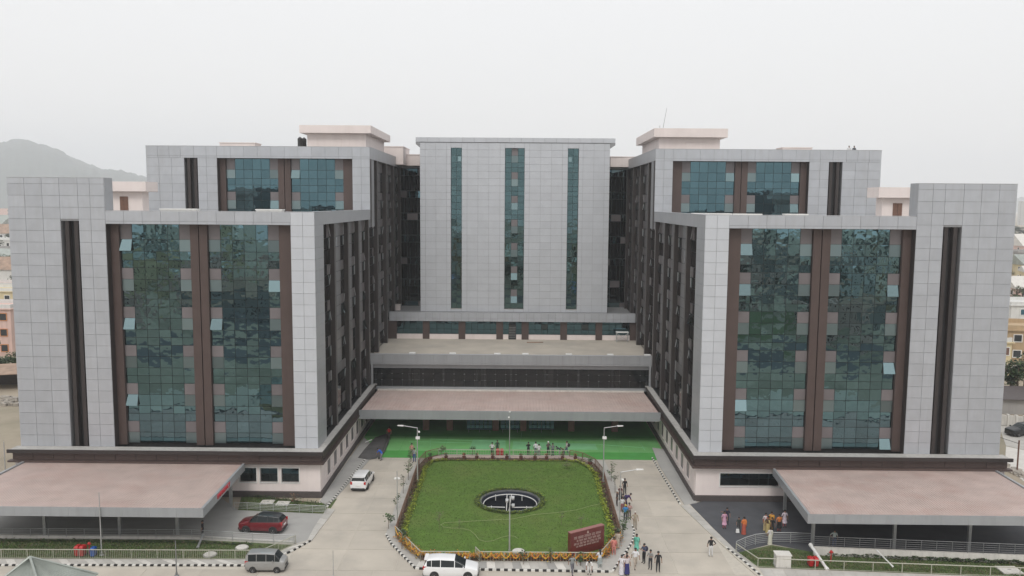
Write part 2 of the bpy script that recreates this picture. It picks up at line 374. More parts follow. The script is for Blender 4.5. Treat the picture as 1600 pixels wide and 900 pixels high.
FY = [94.1, 101.7, 108.4, 115.5, 123.0, 131.4, 139.4, 147.4]       # the brown fins along the courtyard
FIN0, FIN1, FINT = 20.14, 20.70, .66

def wing_front(sx):
    side = 'left' if sx < 0 else 'right'
    t = thing('hospital_wing', {'left': 'front left grey clad hospital wing with tall green glass bays, above the red lettered canopy',
                                'right': 'front right grey clad hospital wing with tall green glass bays, above the dark asphalt forecourt'}[side],
              'building', (XC+sx*36, 85, 0), 0, 'hospital wings')
    X = lambda h: XC+sx*h
    Y0, Y1, ZT, ZB = 85.0, 117.2, 29.95, 5.0
    b = MB()
    b.box(X(21.3), X(51.55), 86.75, Y1-.05, 0.0, 28.7)                    # inner mass
    b.box(X(41.75), X(51.6), 86.5, Y1-.3, 28.7, 29.9) if False else None
    b.build('inner_wall', M['conc'], t)
    b = MB()
    b.box(X(46.4), X(51.72), Y0+.055, 86.745, ZB, 33.22); b.box(X(41.85), X(44.5), Y0+.055, 86.745, ZB, 33.22)
    b.box(X(44.5), X(46.4), Y0+.055, 86.745, 28.9, 33.22)
    b.box(X(22.6), X(41.85), Y0+.055, 86.0, 28.6, ZT-.05)
    b.box(X(20.17), X(22.6), Y0+.055, 88.9, ZB, ZT-.05)
    b.box(X(20.17), X(20.9), 88.9, Y1-.02, 28.62, ZT-.05)
    b.box(X(51.0), X(51.72), 86.745, Y1-.1, ZB, 29.6)
    b.build('cladding_backing', M['joint'], t)
    # tower rows (top short row + 1.205 m rows)
    rows = [(32.7, 33.3)]; z = 32.7
    while z > ZB+.3: rows.append((z-1.2043, z)); z -= 1.2043
    tc_ = [(46.4,48.2),(48.2,50.0),(50.0,51.8),(41.75,43.25),(43.25,44.5)]
    panel_grid(t, tc_, rows, Y0, M['clad'], X)
    panel_grid(t, [(44.5,46.4)], [r for r in rows if r[0] > 28.7], Y0, M['clad'], X)
    # parapet over the recess
    pc = [(22.6+i*1.915, 22.6+(i+1)*1.915) for i in range(10)]
    panel_grid(t, pc, [(28.9, ZT)], Y0, M['clad'], X, name='parapet_panel')
    panel_grid(t, pc, [(28.62, 28.9)], Y0, M['clad'], X, name='parapet_trim')
    cc = [(20.12,21.35),(21.35,22.6)]
    rr = [(28.6, ZT)]; z = 28.6
    while z > ZB+.3: rr.append((z-1.18, z)); z -= 1.18
    panel_grid(t, cc, rr, Y0, M['clad_col'], X)
    # courtyard face of the corner column and parapet
    for (z0, z1) in rr:
        piece('cladding_panel', .06, 3.85-.02, z1-z0-.02, M['clad2'], t, (X(20.15), Y0+.07+1.93, (z0+z1)/2))
    for i in range(5):
        ya = 88.95+i*5.65; piece('parapet_panel', .06, 5.64, ZT-28.6, M['clad2'], t, (X(20.15), ya+2.82, (ZT+28.6)/2))
    b = MB(); b.box(X(22.62), X(51.0), 86.76, Y1, 28.72, 28.95); b.build('roof_slab', M['ledge'], t)
    # parapet coping and the tower's return
    b = MB(); b.box(X(20.1), X(41.7), Y0-.01, 86.02, ZT, ZT+.05); b.box(X(20.1), X(20.95), 86.02, Y1, ZT, ZT+.05)
    b.box(X(41.72), X(51.82), Y0-.01, 86.76, 33.3, 33.35); b.box(X(41.72), X(41.82), Y0+.07, 86.76, ZT+.05, 33.3)
    b.build('coping', M['clad2'], t)
    # dark slot with two fins
    b = MB(); b.box(X(44.5), X(46.4), 85.72, 85.76, ZB, 28.9); b.build('slot_recess', M['black'], t)
    for h in (44.87, 45.82):
        b = MB(); b.box(X(h-.2), X(h+.2), Y0+.12, 85.7, ZB, 28.88); b.build('slot_fin', M['fin'], t)
    # recess: brown pilasters and glazing
    YP, YG = 85.86, 86.22
    for (a, c) in ((40.85,41.75),(32.52,33.38),(31.6,32.42),(24.05+.02,22.62)):
        b = MB(); b.box(X(a), X(c), YP, 86.7, ZB, 28.58)
        b.build('brown_pilaster', M['brown'], t)
    b = MB(); b.box(X(41.76), X(41.7), Y0+.1, 86.7, ZB, 28.58)
    b.build('recess_reveal', M['fin'], t)
    b = MB(); b.box(X(24.05), X(40.85), YG+.18, 86.74, ZB, 28.6); b.build('recess_back', M['black'], t)
    rz = zrows(28.58, ZB+.12, (1.6,1.25,.93,.82), (1.22,1.22,.85,.83))
    if sx < 0:
        o1 = {(0,0):17,(2,0):12,(4,0):16}; o2 = {(1,5):9,(2,0):16,(1,0):0}
        glazing(t, X(40.85), X(33.4), 6, rz, YG, (0,5), (0,5), o1, M['glass'])
        glazing(t, X(31.58), X(24.07), 6, rz, YG, (0,5), (0,5), o2, M['glass'])
    else:
        o1 = {(0,0):18,(4,0):15,(1,0):8}; o2 = {(1,5):8,(3,5):14,(5,5):12}
        glazing(t, X(24.07), X(31.58), 6, rz, YG, (0,5), (0,5), o1, M['glass'])
        glazing(t, X(33.4), X(40.85), 6, rz, YG, (0,5), (0,5), o2, M['glass'])
    # courtyard side: fins and glazing
    b = MB(); b.box(X(20.80), X(21.28), 88.9, Y1, ZB, 28.6); b.build('glazing_frame', M['mull'], t)
    bays = []; ys = [88.9]+[v for y in FY[:4] for v in (y, y+FINT)]+[Y1]
    for i in range(0, len(ys), 2):
        if i+1 < len(ys) and ys[i+1]-ys[i] > .6: bays.append((ys[i], ys[i+1]))
    rzs = zrows(28.58, ZB+.1, (1.6,1.25,1.75), (1.22,1.22,1.68))
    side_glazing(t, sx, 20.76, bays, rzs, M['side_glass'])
    for y in FY[:4]:
        b = MB(); b.box(X(FIN0), X(FIN1), y, y+.26, ZB, 28.6); b.box(X(FIN0), X(FIN1), y+.40, y+FINT, ZB, 28.6)
        b.box(X(FIN0+.2), X(FIN1), y+.26, y+.40, ZB, 28.6); fn = b.build('brown_fin', M['fin'], t)
        b = MB(); b.box(X(FIN0-.03), X(FIN0), y-.01, y+.27, ZB, 28.58); b.box(X(FIN0-.03), X(FIN0), y+.39, y+FINT+.01, ZB, 28.58); b.build('fin_edge', M['fin_edge'], fn)
    # ---- podium: ledge, brown cornice, pink ground floor, plinth
    b = MB(); b.box(X(19.55), X(52.2), 83.9, 85.05, 4.85, 5.0); b.box(X(19.3), X(20.2), 85.05, 117.0, 4.85, 5.0)
    b.box(X(19.3), X(19.55), 83.6, 85.05, 4.85, 5.0); b.box(X(19.55), X(52.4), 83.6, 83.9, 4.85, 5.0)
    b.build('ledge', M['ledge'], t)
    b = MB(); b.box(X(19.27), X(52.45), 83.55, 83.7, 4.66, 5.02); b.box(X(19.27), X(19.4), 83.7, 115.9, 4.66, 5.02); b.build('edge_moulding', M['fin'], t)
    b = MB(); b.box(X(19.6), X(52.1), 84.1, 85.5, 3.7, 4.85); b.box(X(19.6), X(21.0), 85.5, 117.0, 3.7, 4.85); b.build('cornice_backing', M['black'], t)
    n = 15
    for i in range(n):
        w = (52.15-19.55)/n; a = 19.55+i*w
        piece('cornice_panel', w-.05, .05, .78, M['brown'], t, (X(a+w/2), 84.06, 4.27))
    for i in range(14):
        piece('cornice_panel', .05, 2.3-.04, .78, M['brown'], t, (X(19.57), 84.1+2.3*(i+.5), 4.27))
    b = MB(); b.box(X(19.25), X(52.4), 83.5, 84.12, 3.68, 3.86); b.box(X(19.25), X(19.65), 84.12, 116, 3.68, 3.86); b.build('lower_moulding', M['brown'], t)
    # ground floor walls
    wn = [(22.0+.0, 23.85), (24.25, 26.1), (26.5, 28.3)] if sx < 0 else [(22.3, 28.5)]
    b = MB(); z0, z1 = (1.55, 3.1) if sx < 0 else (1.6, 3.0)
    e = [19.75]+[v for q in wn for v in q]+[52.0]
    for i in range(0, len(e), 2): b.box(X(e[i]), X(e[i+1]), 84.2, 84.7, .6, 3.68)
    for q in wn: b.box(X(q[0]), X(q[1]), 84.2, 84.7, .6, z0); b.box(X(q[0]), X(q[1]), 84.2, 84.7, z1, 3.68)
    b.box(X(19.72), X(20.3), 84.7, 117.5, .6, 3.68); b.box(X(19.72), X(19.76), 84.2, 84.7, .6, 3.68) if False else None
    b.box(X(51.4), X(52), 84.7, 117, .3, 3.68)
    b.build('ground_floor_wall', M['pink'], t)
    for q in wn:
        fr = MB(); a, c = min(X(q[0]),X(q[1])), max(X(q[0]),X(q[1]))
        for (xa, xb, za, zb) in ((a-.08,c+.08,z0-.08,z0),(a-.08,c+.08,z1,z1+.08),(a-.08,a,z0,z1),(c,c+.08,z0,z1)): fr.box(xa, xb, 84.12, 84.3, za, zb)
        fo = fr.build('window', M['white'], t)
        nc = 2 if sx < 0 else 6
        for i in range(nc):
            for (za, zb) in ((z0, (z0+z1)/2+.1), ((z0+z1)/2+.1, z1)):
                w = (c-a)/nc
                piece('pane', w-.05, .03, zb-za-.05, M['glass2'] if zb == z1 else M['glass3'], fo, (a+(i+.5)*w, 84.42, (za+zb)/2), (R_(rnd.gauss(0,.3)),0,R_(rnd.gauss(0,.3))))
        b = MB(); b.box(a, c, 84.46, 84.5, z0, z1); b.build('window_back', M['mull'], fo)
    b = MB(); b.box(X(19.55), X(52.2), 83.95, 84.8, 0, .6); b.box(X(19.55), X(20.3), 84.8, 117.5, 0, .6); b.build('plinth', M['plinth'], t)
    # blind window niches along the courtyard side of the ground floor
    for i in range(9):
        y = 87.0+i*3.2
        if y > 112: break
        b = MB(); b.box(X(19.66), X(19.72), y, y+.12, 1.3, 3.1); b.box(X(19.66), X(19.72), y+1.5, y+1.62, 1.3, 3.1); b.box(X(19.66), X(19.72), y+.12, y+1.5, 2.98, 3.1)
        b.box(X(19.60), X(19.72), y-.1, y+1.72, 1.18, 1.3)
        wf = b.build('window_surround', M['pink'], t)
        piece('window_panel', .02, 1.38, 1.66, M['pane_pink'], wf, (X(19.705), y+.81, 2.14))
    return t

def wing_rear(sx):
    side = 'left' if sx < 0 else 'right'
    t = thing('hospital_wing', {'left': 'taller rear hospital wing with blue green glass, rising behind the front left wing',
                                'right': 'taller rear hospital wing with blue green glass, rising behind the front right wing'}[side],
              'building', (XC+sx*36, 117.3, 0), 0, 'hospital wings')
    X = lambda h: XC+sx*h
    Y0, Y1, ZT, ZB, ZR = 117.25, 149.4, 38.75, 28.0, 37.15
    b = MB(); b.box(X(21.3), X(51.55), Y0+1.75, Y1+1, 0, 37.3); b.box(X(46.4), X(51.72), Y0+.055, Y0+1.745, ZB, ZT-.05); b.box(X(41.85), X(44.5), Y0+.055, Y0+1.745, ZB, ZT-.05)
    b.box(X(44.5), X(46.4), Y0+.055, Y0+1.745, ZR, ZT-.05); b.box(X(22.6), X(41.85), Y0+.055, Y0+1, ZR, ZT-.05)
    b.box(X(20.17), X(22.6), Y0+.055, Y0+3.6, ZB-.5, ZT-.05); b.box(X(20.17), X(20.9), Y0+3.6, Y1+1, ZR, ZT-.05); b.box(X(51), X(51.7), Y0+1.745, Y1, ZB, ZT-.1)
    b.build('cladding_backing', M['joint'], t)
    rows = [(38.95-.2-.55-.0+.0-.0, ZT)] if False else [(37.4, ZT)]; z = 37.4
    rows += [(37.1, 37.4)] ; z = 37.1
    while z > ZB: rows.append((z-1.205, z)); z -= 1.205
    panel_grid(t, [(46.4,48.2),(48.2,50.0),(50.0,51.8),(41.75,43.25),(43.25,44.5),(20.12,21.35),(21.35,22.6)], rows[2:], Y0, M['clad'], X)
    pc = [(20.12,21.35),(21.35,22.6)]+[(22.6+i*1.915, 22.6+(i+1)*1.915) for i in range(10)]+[(41.75,43.25),(43.25,45.0),(45.0,46.9),(46.9,48.5),(48.5,50.1),(50.1,51.8)]
    panel_grid(t, pc, [rows[0]], Y0, M['clad'], X, name='parapet_panel'); panel_grid(t, pc, [rows[1]], Y0, M['clad'], X, name='parapet_trim')
    for i in range(6):
        ya = Y0+.07+i*5.33; piece('parapet_panel', .06, 5.31, ZT-ZR, M['clad2'], t, (X(20.15), ya+2.66, (ZT+ZR)/2))
    z = ZR
    while z > ZB:
        piece('cladding_panel', .06, 1.2, 1.18, M['fin'], t, (X(20.15), Y0+.67, z-.6)); z -= 1.2
    b = MB(); b.box(X(20.1), X(51.85), Y0-.01, Y0+1, ZT, ZT+.05); b.box(X(20.1), X(20.95), Y0+1, Y1+1, ZT, ZT+.05); b.box(X(51), X(51.8), Y0+1, Y1, ZT, ZT+.05); b.build('coping', M['clad2'], t)
    b = MB(); b.box(X(44.5), X(46.4), Y0+.72, Y0+.76, ZB, ZR); b.build('slot_recess', M['black'], t)
    for h in (44.87, 45.82):
        b = MB(); b.box(X(h-.2), X(h+.2), Y0+.12, Y0+.7, ZB, ZR-.02); b.build('slot_fin', M['fin'], t)
    YP, YG = Y0+.86, Y0+1.22
    for (a, c) in ((40.85,41.75),(32.52,33.38),(31.6,32.42),(24.07,22.62)):
        b = MB(); b.box(X(a), X(c), YP, Y0+1.7, ZB, ZR-.02); b.build('brown_pilaster', M['brown'], t)
    b = MB(); b.box(X(41.76), X(41.7), Y0+.1, Y0+1.7, ZB, ZR-.02); b.build('recess_reveal', M['fin'], t)
    b = MB(); b.box(X(24.05), X(40.85), YG+.18, Y0+1.74, ZB, ZR); b.build('recess_back', M['black'], t)
    rz = zrows(ZR-.02, ZB, (1.6,1.22,.95,.95), (1.22,1.22,.95,.85))
    o1 = {(0,0):0,(1,5):9}; o2 = {(0,0):12,(1,5):4}
    if sx > 0: o1, o2 = {(0,5):6}, {(0,5):3,(1,5):7}
    (g1, g2) = ((40.85,33.4),(31.58,24.07)) if sx < 0 else ((24.07,31.58),(33.4,40.85))
    glazing(t, X(g1[0]), X(g1[1]), 6, rz, YG, (0,5), (0,5), o1, M['glass2'], jig=.22)
    glazing(t, X(g2[0]), X(g2[1]), 6, rz, YG, (0,5), (0,5), o2, M['glass2'], jig=.22)
    # courtyard side
    ZL = 8.6
    b = MB(); b.box(X(20.80), X(21.28), Y0+1.2, Y1, 5, ZR); b.build('glazing_frame', M['mull'], t)
    ys = [Y0+1.3]+[v for y in FY[4:] for v in (y, y+FINT)]
    bays = [(ys[i], ys[i+1]) for i in range(0, len(ys)-1, 2)]
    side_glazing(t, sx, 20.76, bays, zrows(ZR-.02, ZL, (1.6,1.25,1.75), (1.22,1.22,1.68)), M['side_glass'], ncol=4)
    for y in FY[4:]:
        b = MB(); b.box(X(FIN0), X(FIN1), y, y+.26, ZL-1, ZR); b.box(X(FIN0), X(FIN1), y+.40, y+FINT, ZL-1, ZR)
        b.box(X(FIN0+.2), X(FIN1), y+.26, y+.40, ZL-1, ZR); fn = b.build('brown_fin', M['fin'], t)
        b = MB(); b.box(X(FIN0-.03), X(FIN0), y-.01, y+.27, ZL-1, ZR-.02); b.box(X(FIN0-.03), X(FIN0), y+.39, y+FINT+.01, ZL-1, ZR-.02); b.build('fin_edge', M['fin_edge'], fn)
    b = MB(); b.box(X(22.6), X(51), Y0+1, Y1, 37.3, 37.5); b.build('roof_slab', M['ledge'], t)
    return t

def centre_block():
    t = thing('hospital_tower', 'central pale grey clad hospital tower with three slim vertical glass strips, above the terrace', 'building', (XC, 137, 0))
    Y0 = 137.0; ZB, ZT, ZS0, ZS1 = 12.9, 40.9, 13.35, 40.05
    xs = {}
    def px(p): return atY(p, 350, Y0).x+.02
    e = [656.3, 664.5, 681, 697.8, 704.3, 721.3, 729.5, 746.5, 763.3, 780.6, 788.3, 818.7]
    E_ = [px(v) for v in e]; mid = (E_[10]+E_[11])/2
    L = E_[:11]; Rr = [2*mid-v for v in reversed(L)]
    allx = L+Rr
    slots = [(E_[4], E_[5]), (E_[10], 2*mid-E_[10]), (2*mid-E_[5], 2*mid-E_[4])]
    xl, xr = allx[0], allx[-1]
    # body
    b = MB(); zs = [xl+.02]+[v for s in slots for v in s]+[xr-.02]
    for i in range(0, len(zs), 2): b.box(zs[i], zs[i+1], Y0+.055, Y0+1.2, 8, ZT)
    for s in slots: b.box(s[0], s[1], Y0+.055, Y0+1.2, ZS1, ZT); b.box(s[0], s[1], Y0+.055, Y0+1.2, 8, ZS0)
    b.box(xl+.05, xr-.05, Y0+1.2, 152, 8, ZT)
    b.build('cladding_backing', M['joint2'], t)
    nr = 24; rh = (ZT-ZB)/nr; rows = [(ZT-(i+1)*rh, ZT-i*rh) for i in range(nr)]
    wide, narrow = [], []
    for a, c in zip(allx, allx[1:]):
        if any(abs(a-s[0]) < .02 for s in slots): continue
        (wide if c-a > 1.3 else narrow).append((a, c))
    ident = lambda h: h
    global G
    g0 = G; G = .026
    panel_grid(t, wide, rows, Y0, M['clad_tower'], ident)
    nb = MB()
    for (z0, z1) in rows:
        for (a, c) in narrow: nb.box(a+.018, c-.018, Y0, Y0+.06, z0+.018, z1-.018)
    tag(nb.build('edge_cladding_panel', M['clad_tower'], t), kind='stuff')
    for s in slots:
        n = max(1, round((s[1]-s[0])/1.75)); w_ = (s[1]-s[0])/n
        panel_grid(t, [(s[0]+i*w_, s[0]+(i+1)*w_) for i in range(n)], [(ZS1, ZT)], Y0, M['clad_tower'], ident)
        panel_grid(t, [(s[0]+i*w_, s[0]+(i+1)*w_) for i in range(n)], [(ZB, ZS0)], Y0, M['clad_tower'], ident)
    G = g0
    # crown slab with its chamfered ends
    b = MB(); xa, xb = atY(649.5,222,136.9).x, atY(961.5,224,136.9).x
    b.box(xa, xb, Y0-.08, Y0+5, 40.95, 41.72)
    for (p, q, r) in ((xa, xa, xl), (xb, xb, xr)):
        z0 = 40.95
        pts = [(p, Y0-.08), (r, Y0-.08)]
        vs_ = [(p,Y0-.08,z0),(p,Y0-.08,z0-.35),(r,Y0-.08,z0-.9),(r,Y0-.08,z0)]
        vb = [(x,Y0+5,z) for x,y,z in vs_]; s = 1 if p < r else -1
        fs = [(0,1,2,3),(7,6,5,4),(0,4,5,1),(1,5,6,2),(2,6,7,3),(3,7,4,0)]
        b.add(vs_+vb, fs)
    b.build('crown_slab', M['joint2'], t)
    n = 17; w_ = (xb-xa)/n
    for i in range(n): piece('crown_panel', w_-.035, .05, .74, M['clad_tower'], t, (xa+(i+.5)*w_, Y0-.1, 41.34))
    # glass strips
    for k, s in enumerate(slots):
        rz = zrows(ZS1, ZS0+.1, (1.2,1.15,.8,.75), (1.15,1.15,.82,.78))
        nc = 3 if k == 1 else 2
        glazing(t, s[0]+.03, s[1]-.03, nc, rz, Y0+.45, (1,) if k == 1 else (), (1,) if k == 1 else (), {(0,1):0,(2,1):4,(5,1):7,(6,1):10} if k == 1 else {}, M['strip_glass'], jig=.25)
        b = MB(); b.box(s[0], s[1], Y0+.0, Y0+.6, ZS0-.06, ZS0+.02); b.build('sill', M['ledge'], t)
        if k != 1: piece('vent_sash', .5, .04, .9, M['vent'], t, (s[1]-.4 if k == 0 else s[0]+.4, Y0+.38, 38.3), (R_(-12),0,0))
    # link walls to both sides, set back
    for sx in (-1, 1):
        xa, xb = (XC-21.2, xl+.05) if sx < 0 else (xr-.05, XC+21.2)
        b = MB(); b.box(xa, xb, 149.6, 151, 9, 38.7); b.build('link_wall', M['mull'], t)
        n = 3; w_ = (xb-xa)/n
        for i in range(n):
            piece('parapet_panel', w_-.04, .06, 1.5, M['clad2'], t, (xa+(i+.5)*w_, 149.4, 37.95))
        z = 37.1
        while z > 10:
            for i in range(n):
                for (dz, mm, nm) in ((1.3, 'glass2', 'link_pane'), (2.7, 'glass3', 'link_pane')):
                    pass
            for i in range(n):
                piece('link_pane', w_-.08, .03, 1.15, M['glass2' if (i+int(z)) % 3 else 'pane_pink'] if rnd.random() < .8 else M['vent'], t, (xa+(i+.5)*w_, 149.5, z-.6), (R_(rnd.gauss(0,.5)),0,R_(rnd.gauss(0,.5))))
                piece('link_pane', w_-.08, .03, 2.6, M['glass3'], t, (xa+(i+.5)*w_, 149.5, z-2.55), (R_(rnd.gauss(0,.5)),0,R_(rnd.gauss(0,.5))))
            z -= 4.0
        b = MB(); b.box(xa, xb, 149.35, 151, 38.7, 38.8); b.build('coping', M['clad2'], t)
    return t, xl, xr

def entrance_block():
    t = thing('entrance_building', 'low central entrance building with flat terrace roof and dark glazed gallery between the wings', 'building', (XC, 116, 0))
    X0, X1 = XC-20.1, XC+20.1
    # terrace roof and its front band
    b = MB(); b.box(X0-.9, X1+.9, 116.3, 138, 8.1, 8.4); b.build('terrace_roof', M['cream_conc'], t)
    b = MB(); b.box(X0-.2, X1+.2, 116.06, 116.5, 7.95, 9.4); b.build('band_backing', M['joint'], t)
    n = 22; w_ = (X1-X0+.3)/n
    for i in range(n):
        piece('band_panel', w_-.05, .06, 1.2, M['fascia'], t, (X0-.15+(i+.5)*w_, 116.03, 8.8))
        piece('band_trim', w_-.02, .06, .2, M['fascia'], t, (X0-.15+(i+.5)*w_, 116.03, 8.08))
    b = MB(); b.box(X0-.2, X1+.2, 115.98, 116.55, 9.4, 9.46); b.build('coping', M['clad2'], t)
    # glazed gallery
    b = MB(); b.box(X0-.9, X1+.9, 122, 122.4, 0, 8.1); b.box(X0-.9, X1+.9, 117.2, 122, 7.6, 8.1); b.build('gallery_back_wall', M['plinth'], t)
    b = MB(); b.box(X0-.9, X1+.9, 116.9, 122, 4.2, 4.4); b.build('gallery_floor', M['paving_grey'], t)
    b = MB(); b.box(X0-.2, X1+.2, 116.55, 117.0, 7.35, 7.95); b.box(X0-.2, X1+.2, 116.6, 117.0, 4.2, 4.62); b.build('gallery_rail', M['fascia'], t)
    np_ = 27; pw = (X1-X0)/np_
    for i in range(np_):
        for (z0, z1) in ((4.66,5.6),(5.6,6.5),(6.5,7.33)):
            piece('gallery_pane', pw-.03, .03, z1-z0-.03, M['gal'], t, (X0+(i+.5)*pw, 116.75, (z0+z1)/2))
    b = MB()
    for i in range(1, np_):
        for z in (5.6, 6.5):
            b.ball((X0+i*pw, 116.7, z), .05, 6, 4)
            b.tube((X0+i*pw-.12, 116.69, z), (X0+i*pw+.12, 116.69, z), .015, 4)
    tag(b.build('glass_clamp', M['galv'], t), kind='stuff')
    for i in range(9):
        x = X0+.5+i*(X1-X0-1)/8
        b = MB(); b.tube((x,117.2,4.4), (x,117.2,7.6), .16, 10); b.build('gallery_column', M['fascia'], t)
    for i in (1, 7, 3, 5):
        x = X0+1.4+i*(X1-X0-1)/8
        b = MB(); b.box(x-.4, x+.4, 118.5, 119.2, 4.4, 7.6); b.build('gallery_column', M['ledge'], t)
    b = MB(); b.box(X0+.1, X0+.35, 115.9, 116.3, 4.4, 8); b.box(X1-.35, X1-.1, 115.9, 116.3, 4.4, 8); b.build('corner_post', M['fascia'], t)
    # upper parapet band and the ribbon window storey behind the terrace
    b = MB(); b.box(X0-.4, X1+.4, 135.56, 137.04, 11.45, 12.85); b.box(X0-.4, X1+.4, 137.04, 149.3, 12.0, 12.3); b.build('band_backing', M['joint'], t)
    n = 34; w_ = (X1-X0+.6)/n
    for i in range(n):
        piece('upper_band_panel', w_-.04, .06, .85, M['clad'], t, (X0-.3+(i+.5)*w_, 135.53, 12.42))
        piece('upper_band_panel', w_-.04, .06, .5, M['clad'], t, (X0-.3+(i+.5)*w_, 135.53, 11.72))
    b = MB(); b.box(X0-.4, X1+.4, 135.48, 135.75, 12.85, 12.92); b.build('coping', M['clad2'], t)
    b = MB(); b.box(X0-.9, X1+.9, 136.4, 137, 8.4, 11.5); b.build('storey_wall', M['mull'], t)
    # bays read off the photograph
    piers = [(603,620),(660.5,671),(716.5,727),(775.5,786),(815,826),(875.5,886),(930.5,941),(984,1000)]
    pc = []
    for (a, c) in piers:
        xa, xb = atY(a, 515, 136).x, atY(c, 515, 136).x; pc.append((xa, xb))
        b = MB(); b.box(xa, xb, 135.95, 136.5, 8.4, 11.47); b.build('brown_pier', M['brown'], t)
    for i in range(7):
        xa, xb = pc[i][1], pc[i+1][0]; n = max(2, round((xb-xa)/1.1)); w_ = (xb-xa)/n
        if i == 3:
            b = MB(); xm = (xa+xb)/2; b.box(xm-.62, xm+.62, 136.0, 136.4, 8.4, 10.9); door = b.build('terrace_door', M['black'], t)
            for k in range(7): piece('louvre', 1.1, .06, .12, M['galv_dk'], door, (xm, 135.98, 8.75+k*.28), (R_(25),0,0))
            segs = [(xa, xm-.65), (xm+.65, xb)]
        else: segs = [(xa, xb)]
        for (sa, sb) in segs:
            b = MB(); b.box(sa, sb, 136.05, 136.4, 8.4, 9.2); b.build('pink_sill_wall', M['pink'], t)
        for k in range(n):
            xk = xa+(k+.5)*w_
            if i == 3 and abs(xk-(xa+xb)/2) < .7: continue
            for (z0, z1) in ((9.25,10.05),(10.05,11.0),(11.0,11.42)):
                piece('ribbon_pane', w_-.06, .03, z1-z0-.06, M['glass2'] if not (i in (4,5) and k == 2 and z1 < 11.1 and z0 > 10) else M['glass3'], t, (xk, 136.2, (z0+z1)/2), (R_(rnd.gauss(0,.3)),0,R_(rnd.gauss(0,.3))))
    return t

def canopy_centre():
    t = thing('entrance_canopy', 'wide pink metal roofed canopy over the green carpet at the central entrance', 'canopy', (XC, 110, 0), 0, 'pink roofed canopies')
    xa, xb = XC-19.15, XC+19.1
    yb, yf, zb, zf = 116.5, 103.35, 4.12, 4.42
    n = 96; b = MB(); w_ = (xb-xa)/n
    for i in range(n):                                              # ribbed sheet, ribs running down the slope
        x = xa+i*w_
        b.add([(x,yf,zf),(x+w_*.62,yf,zf),(x+w_*.62,yb,zb),(x,yb,zb)], [(0,1,2,3)])
        b.add([(x+w_*.62,yf,zf),(x+w_*.72,yf,zf+.045),(x+w_*.9,yf,zf+.045),(x+w_,yf,zf),(x+w_,yb,zb),(x+w_*.9,yb,zb+.045),(x+w_*.72,yb,zb+.045),(x+w_*.62,yb,zb)],
              [(0,1,6,7),(1,2,5,6),(2,3,4,5)])
    b.build('roof_sheet', M['roofpink'], t)
    b = MB(); b.hexa([(xa,yf,zf-.16),(xb,yf,zf-.16),(xb,yb,zb-.16),(xa,yb,zb-.16)], [(xa,yf,zf-.03),(xb,yf,zf-.03),(xb,yb,zb-.03),(xa,yb,zb-.03)])
    b.build('soffit', M['conc'], t)
    b = MB(); b.box(xa, xb, yb-.35, yb, zb-.02, zb+.22); b.build('gutter', M['offwhite'], t)
    b = MB(); b.box(xa-.2, xb+.2, yf-.05, yf+.15, 3.35, 4.5); b.build('fascia_backing', M['joint'], t)
    n = 12; w_ = (xb-xa+.4)/n
    for i in range(n): piece('fascia_panel', w_-.015, .05, 1.12, M['fascia'], t, (xa-.2+(i+.5)*w_, yf-.08, 3.93))
    for (p0, p1) in ((660,672),(697,709),(769,780),(813,822),(886,898),(954,964)):
        a = at((p0+p1)/2, 671); 
        b = MB(); b.box(a.x-.42, a.x+.42, 110.2, 111.0, 0, 4.1); b.build('column', M['wood'], t)
    return t

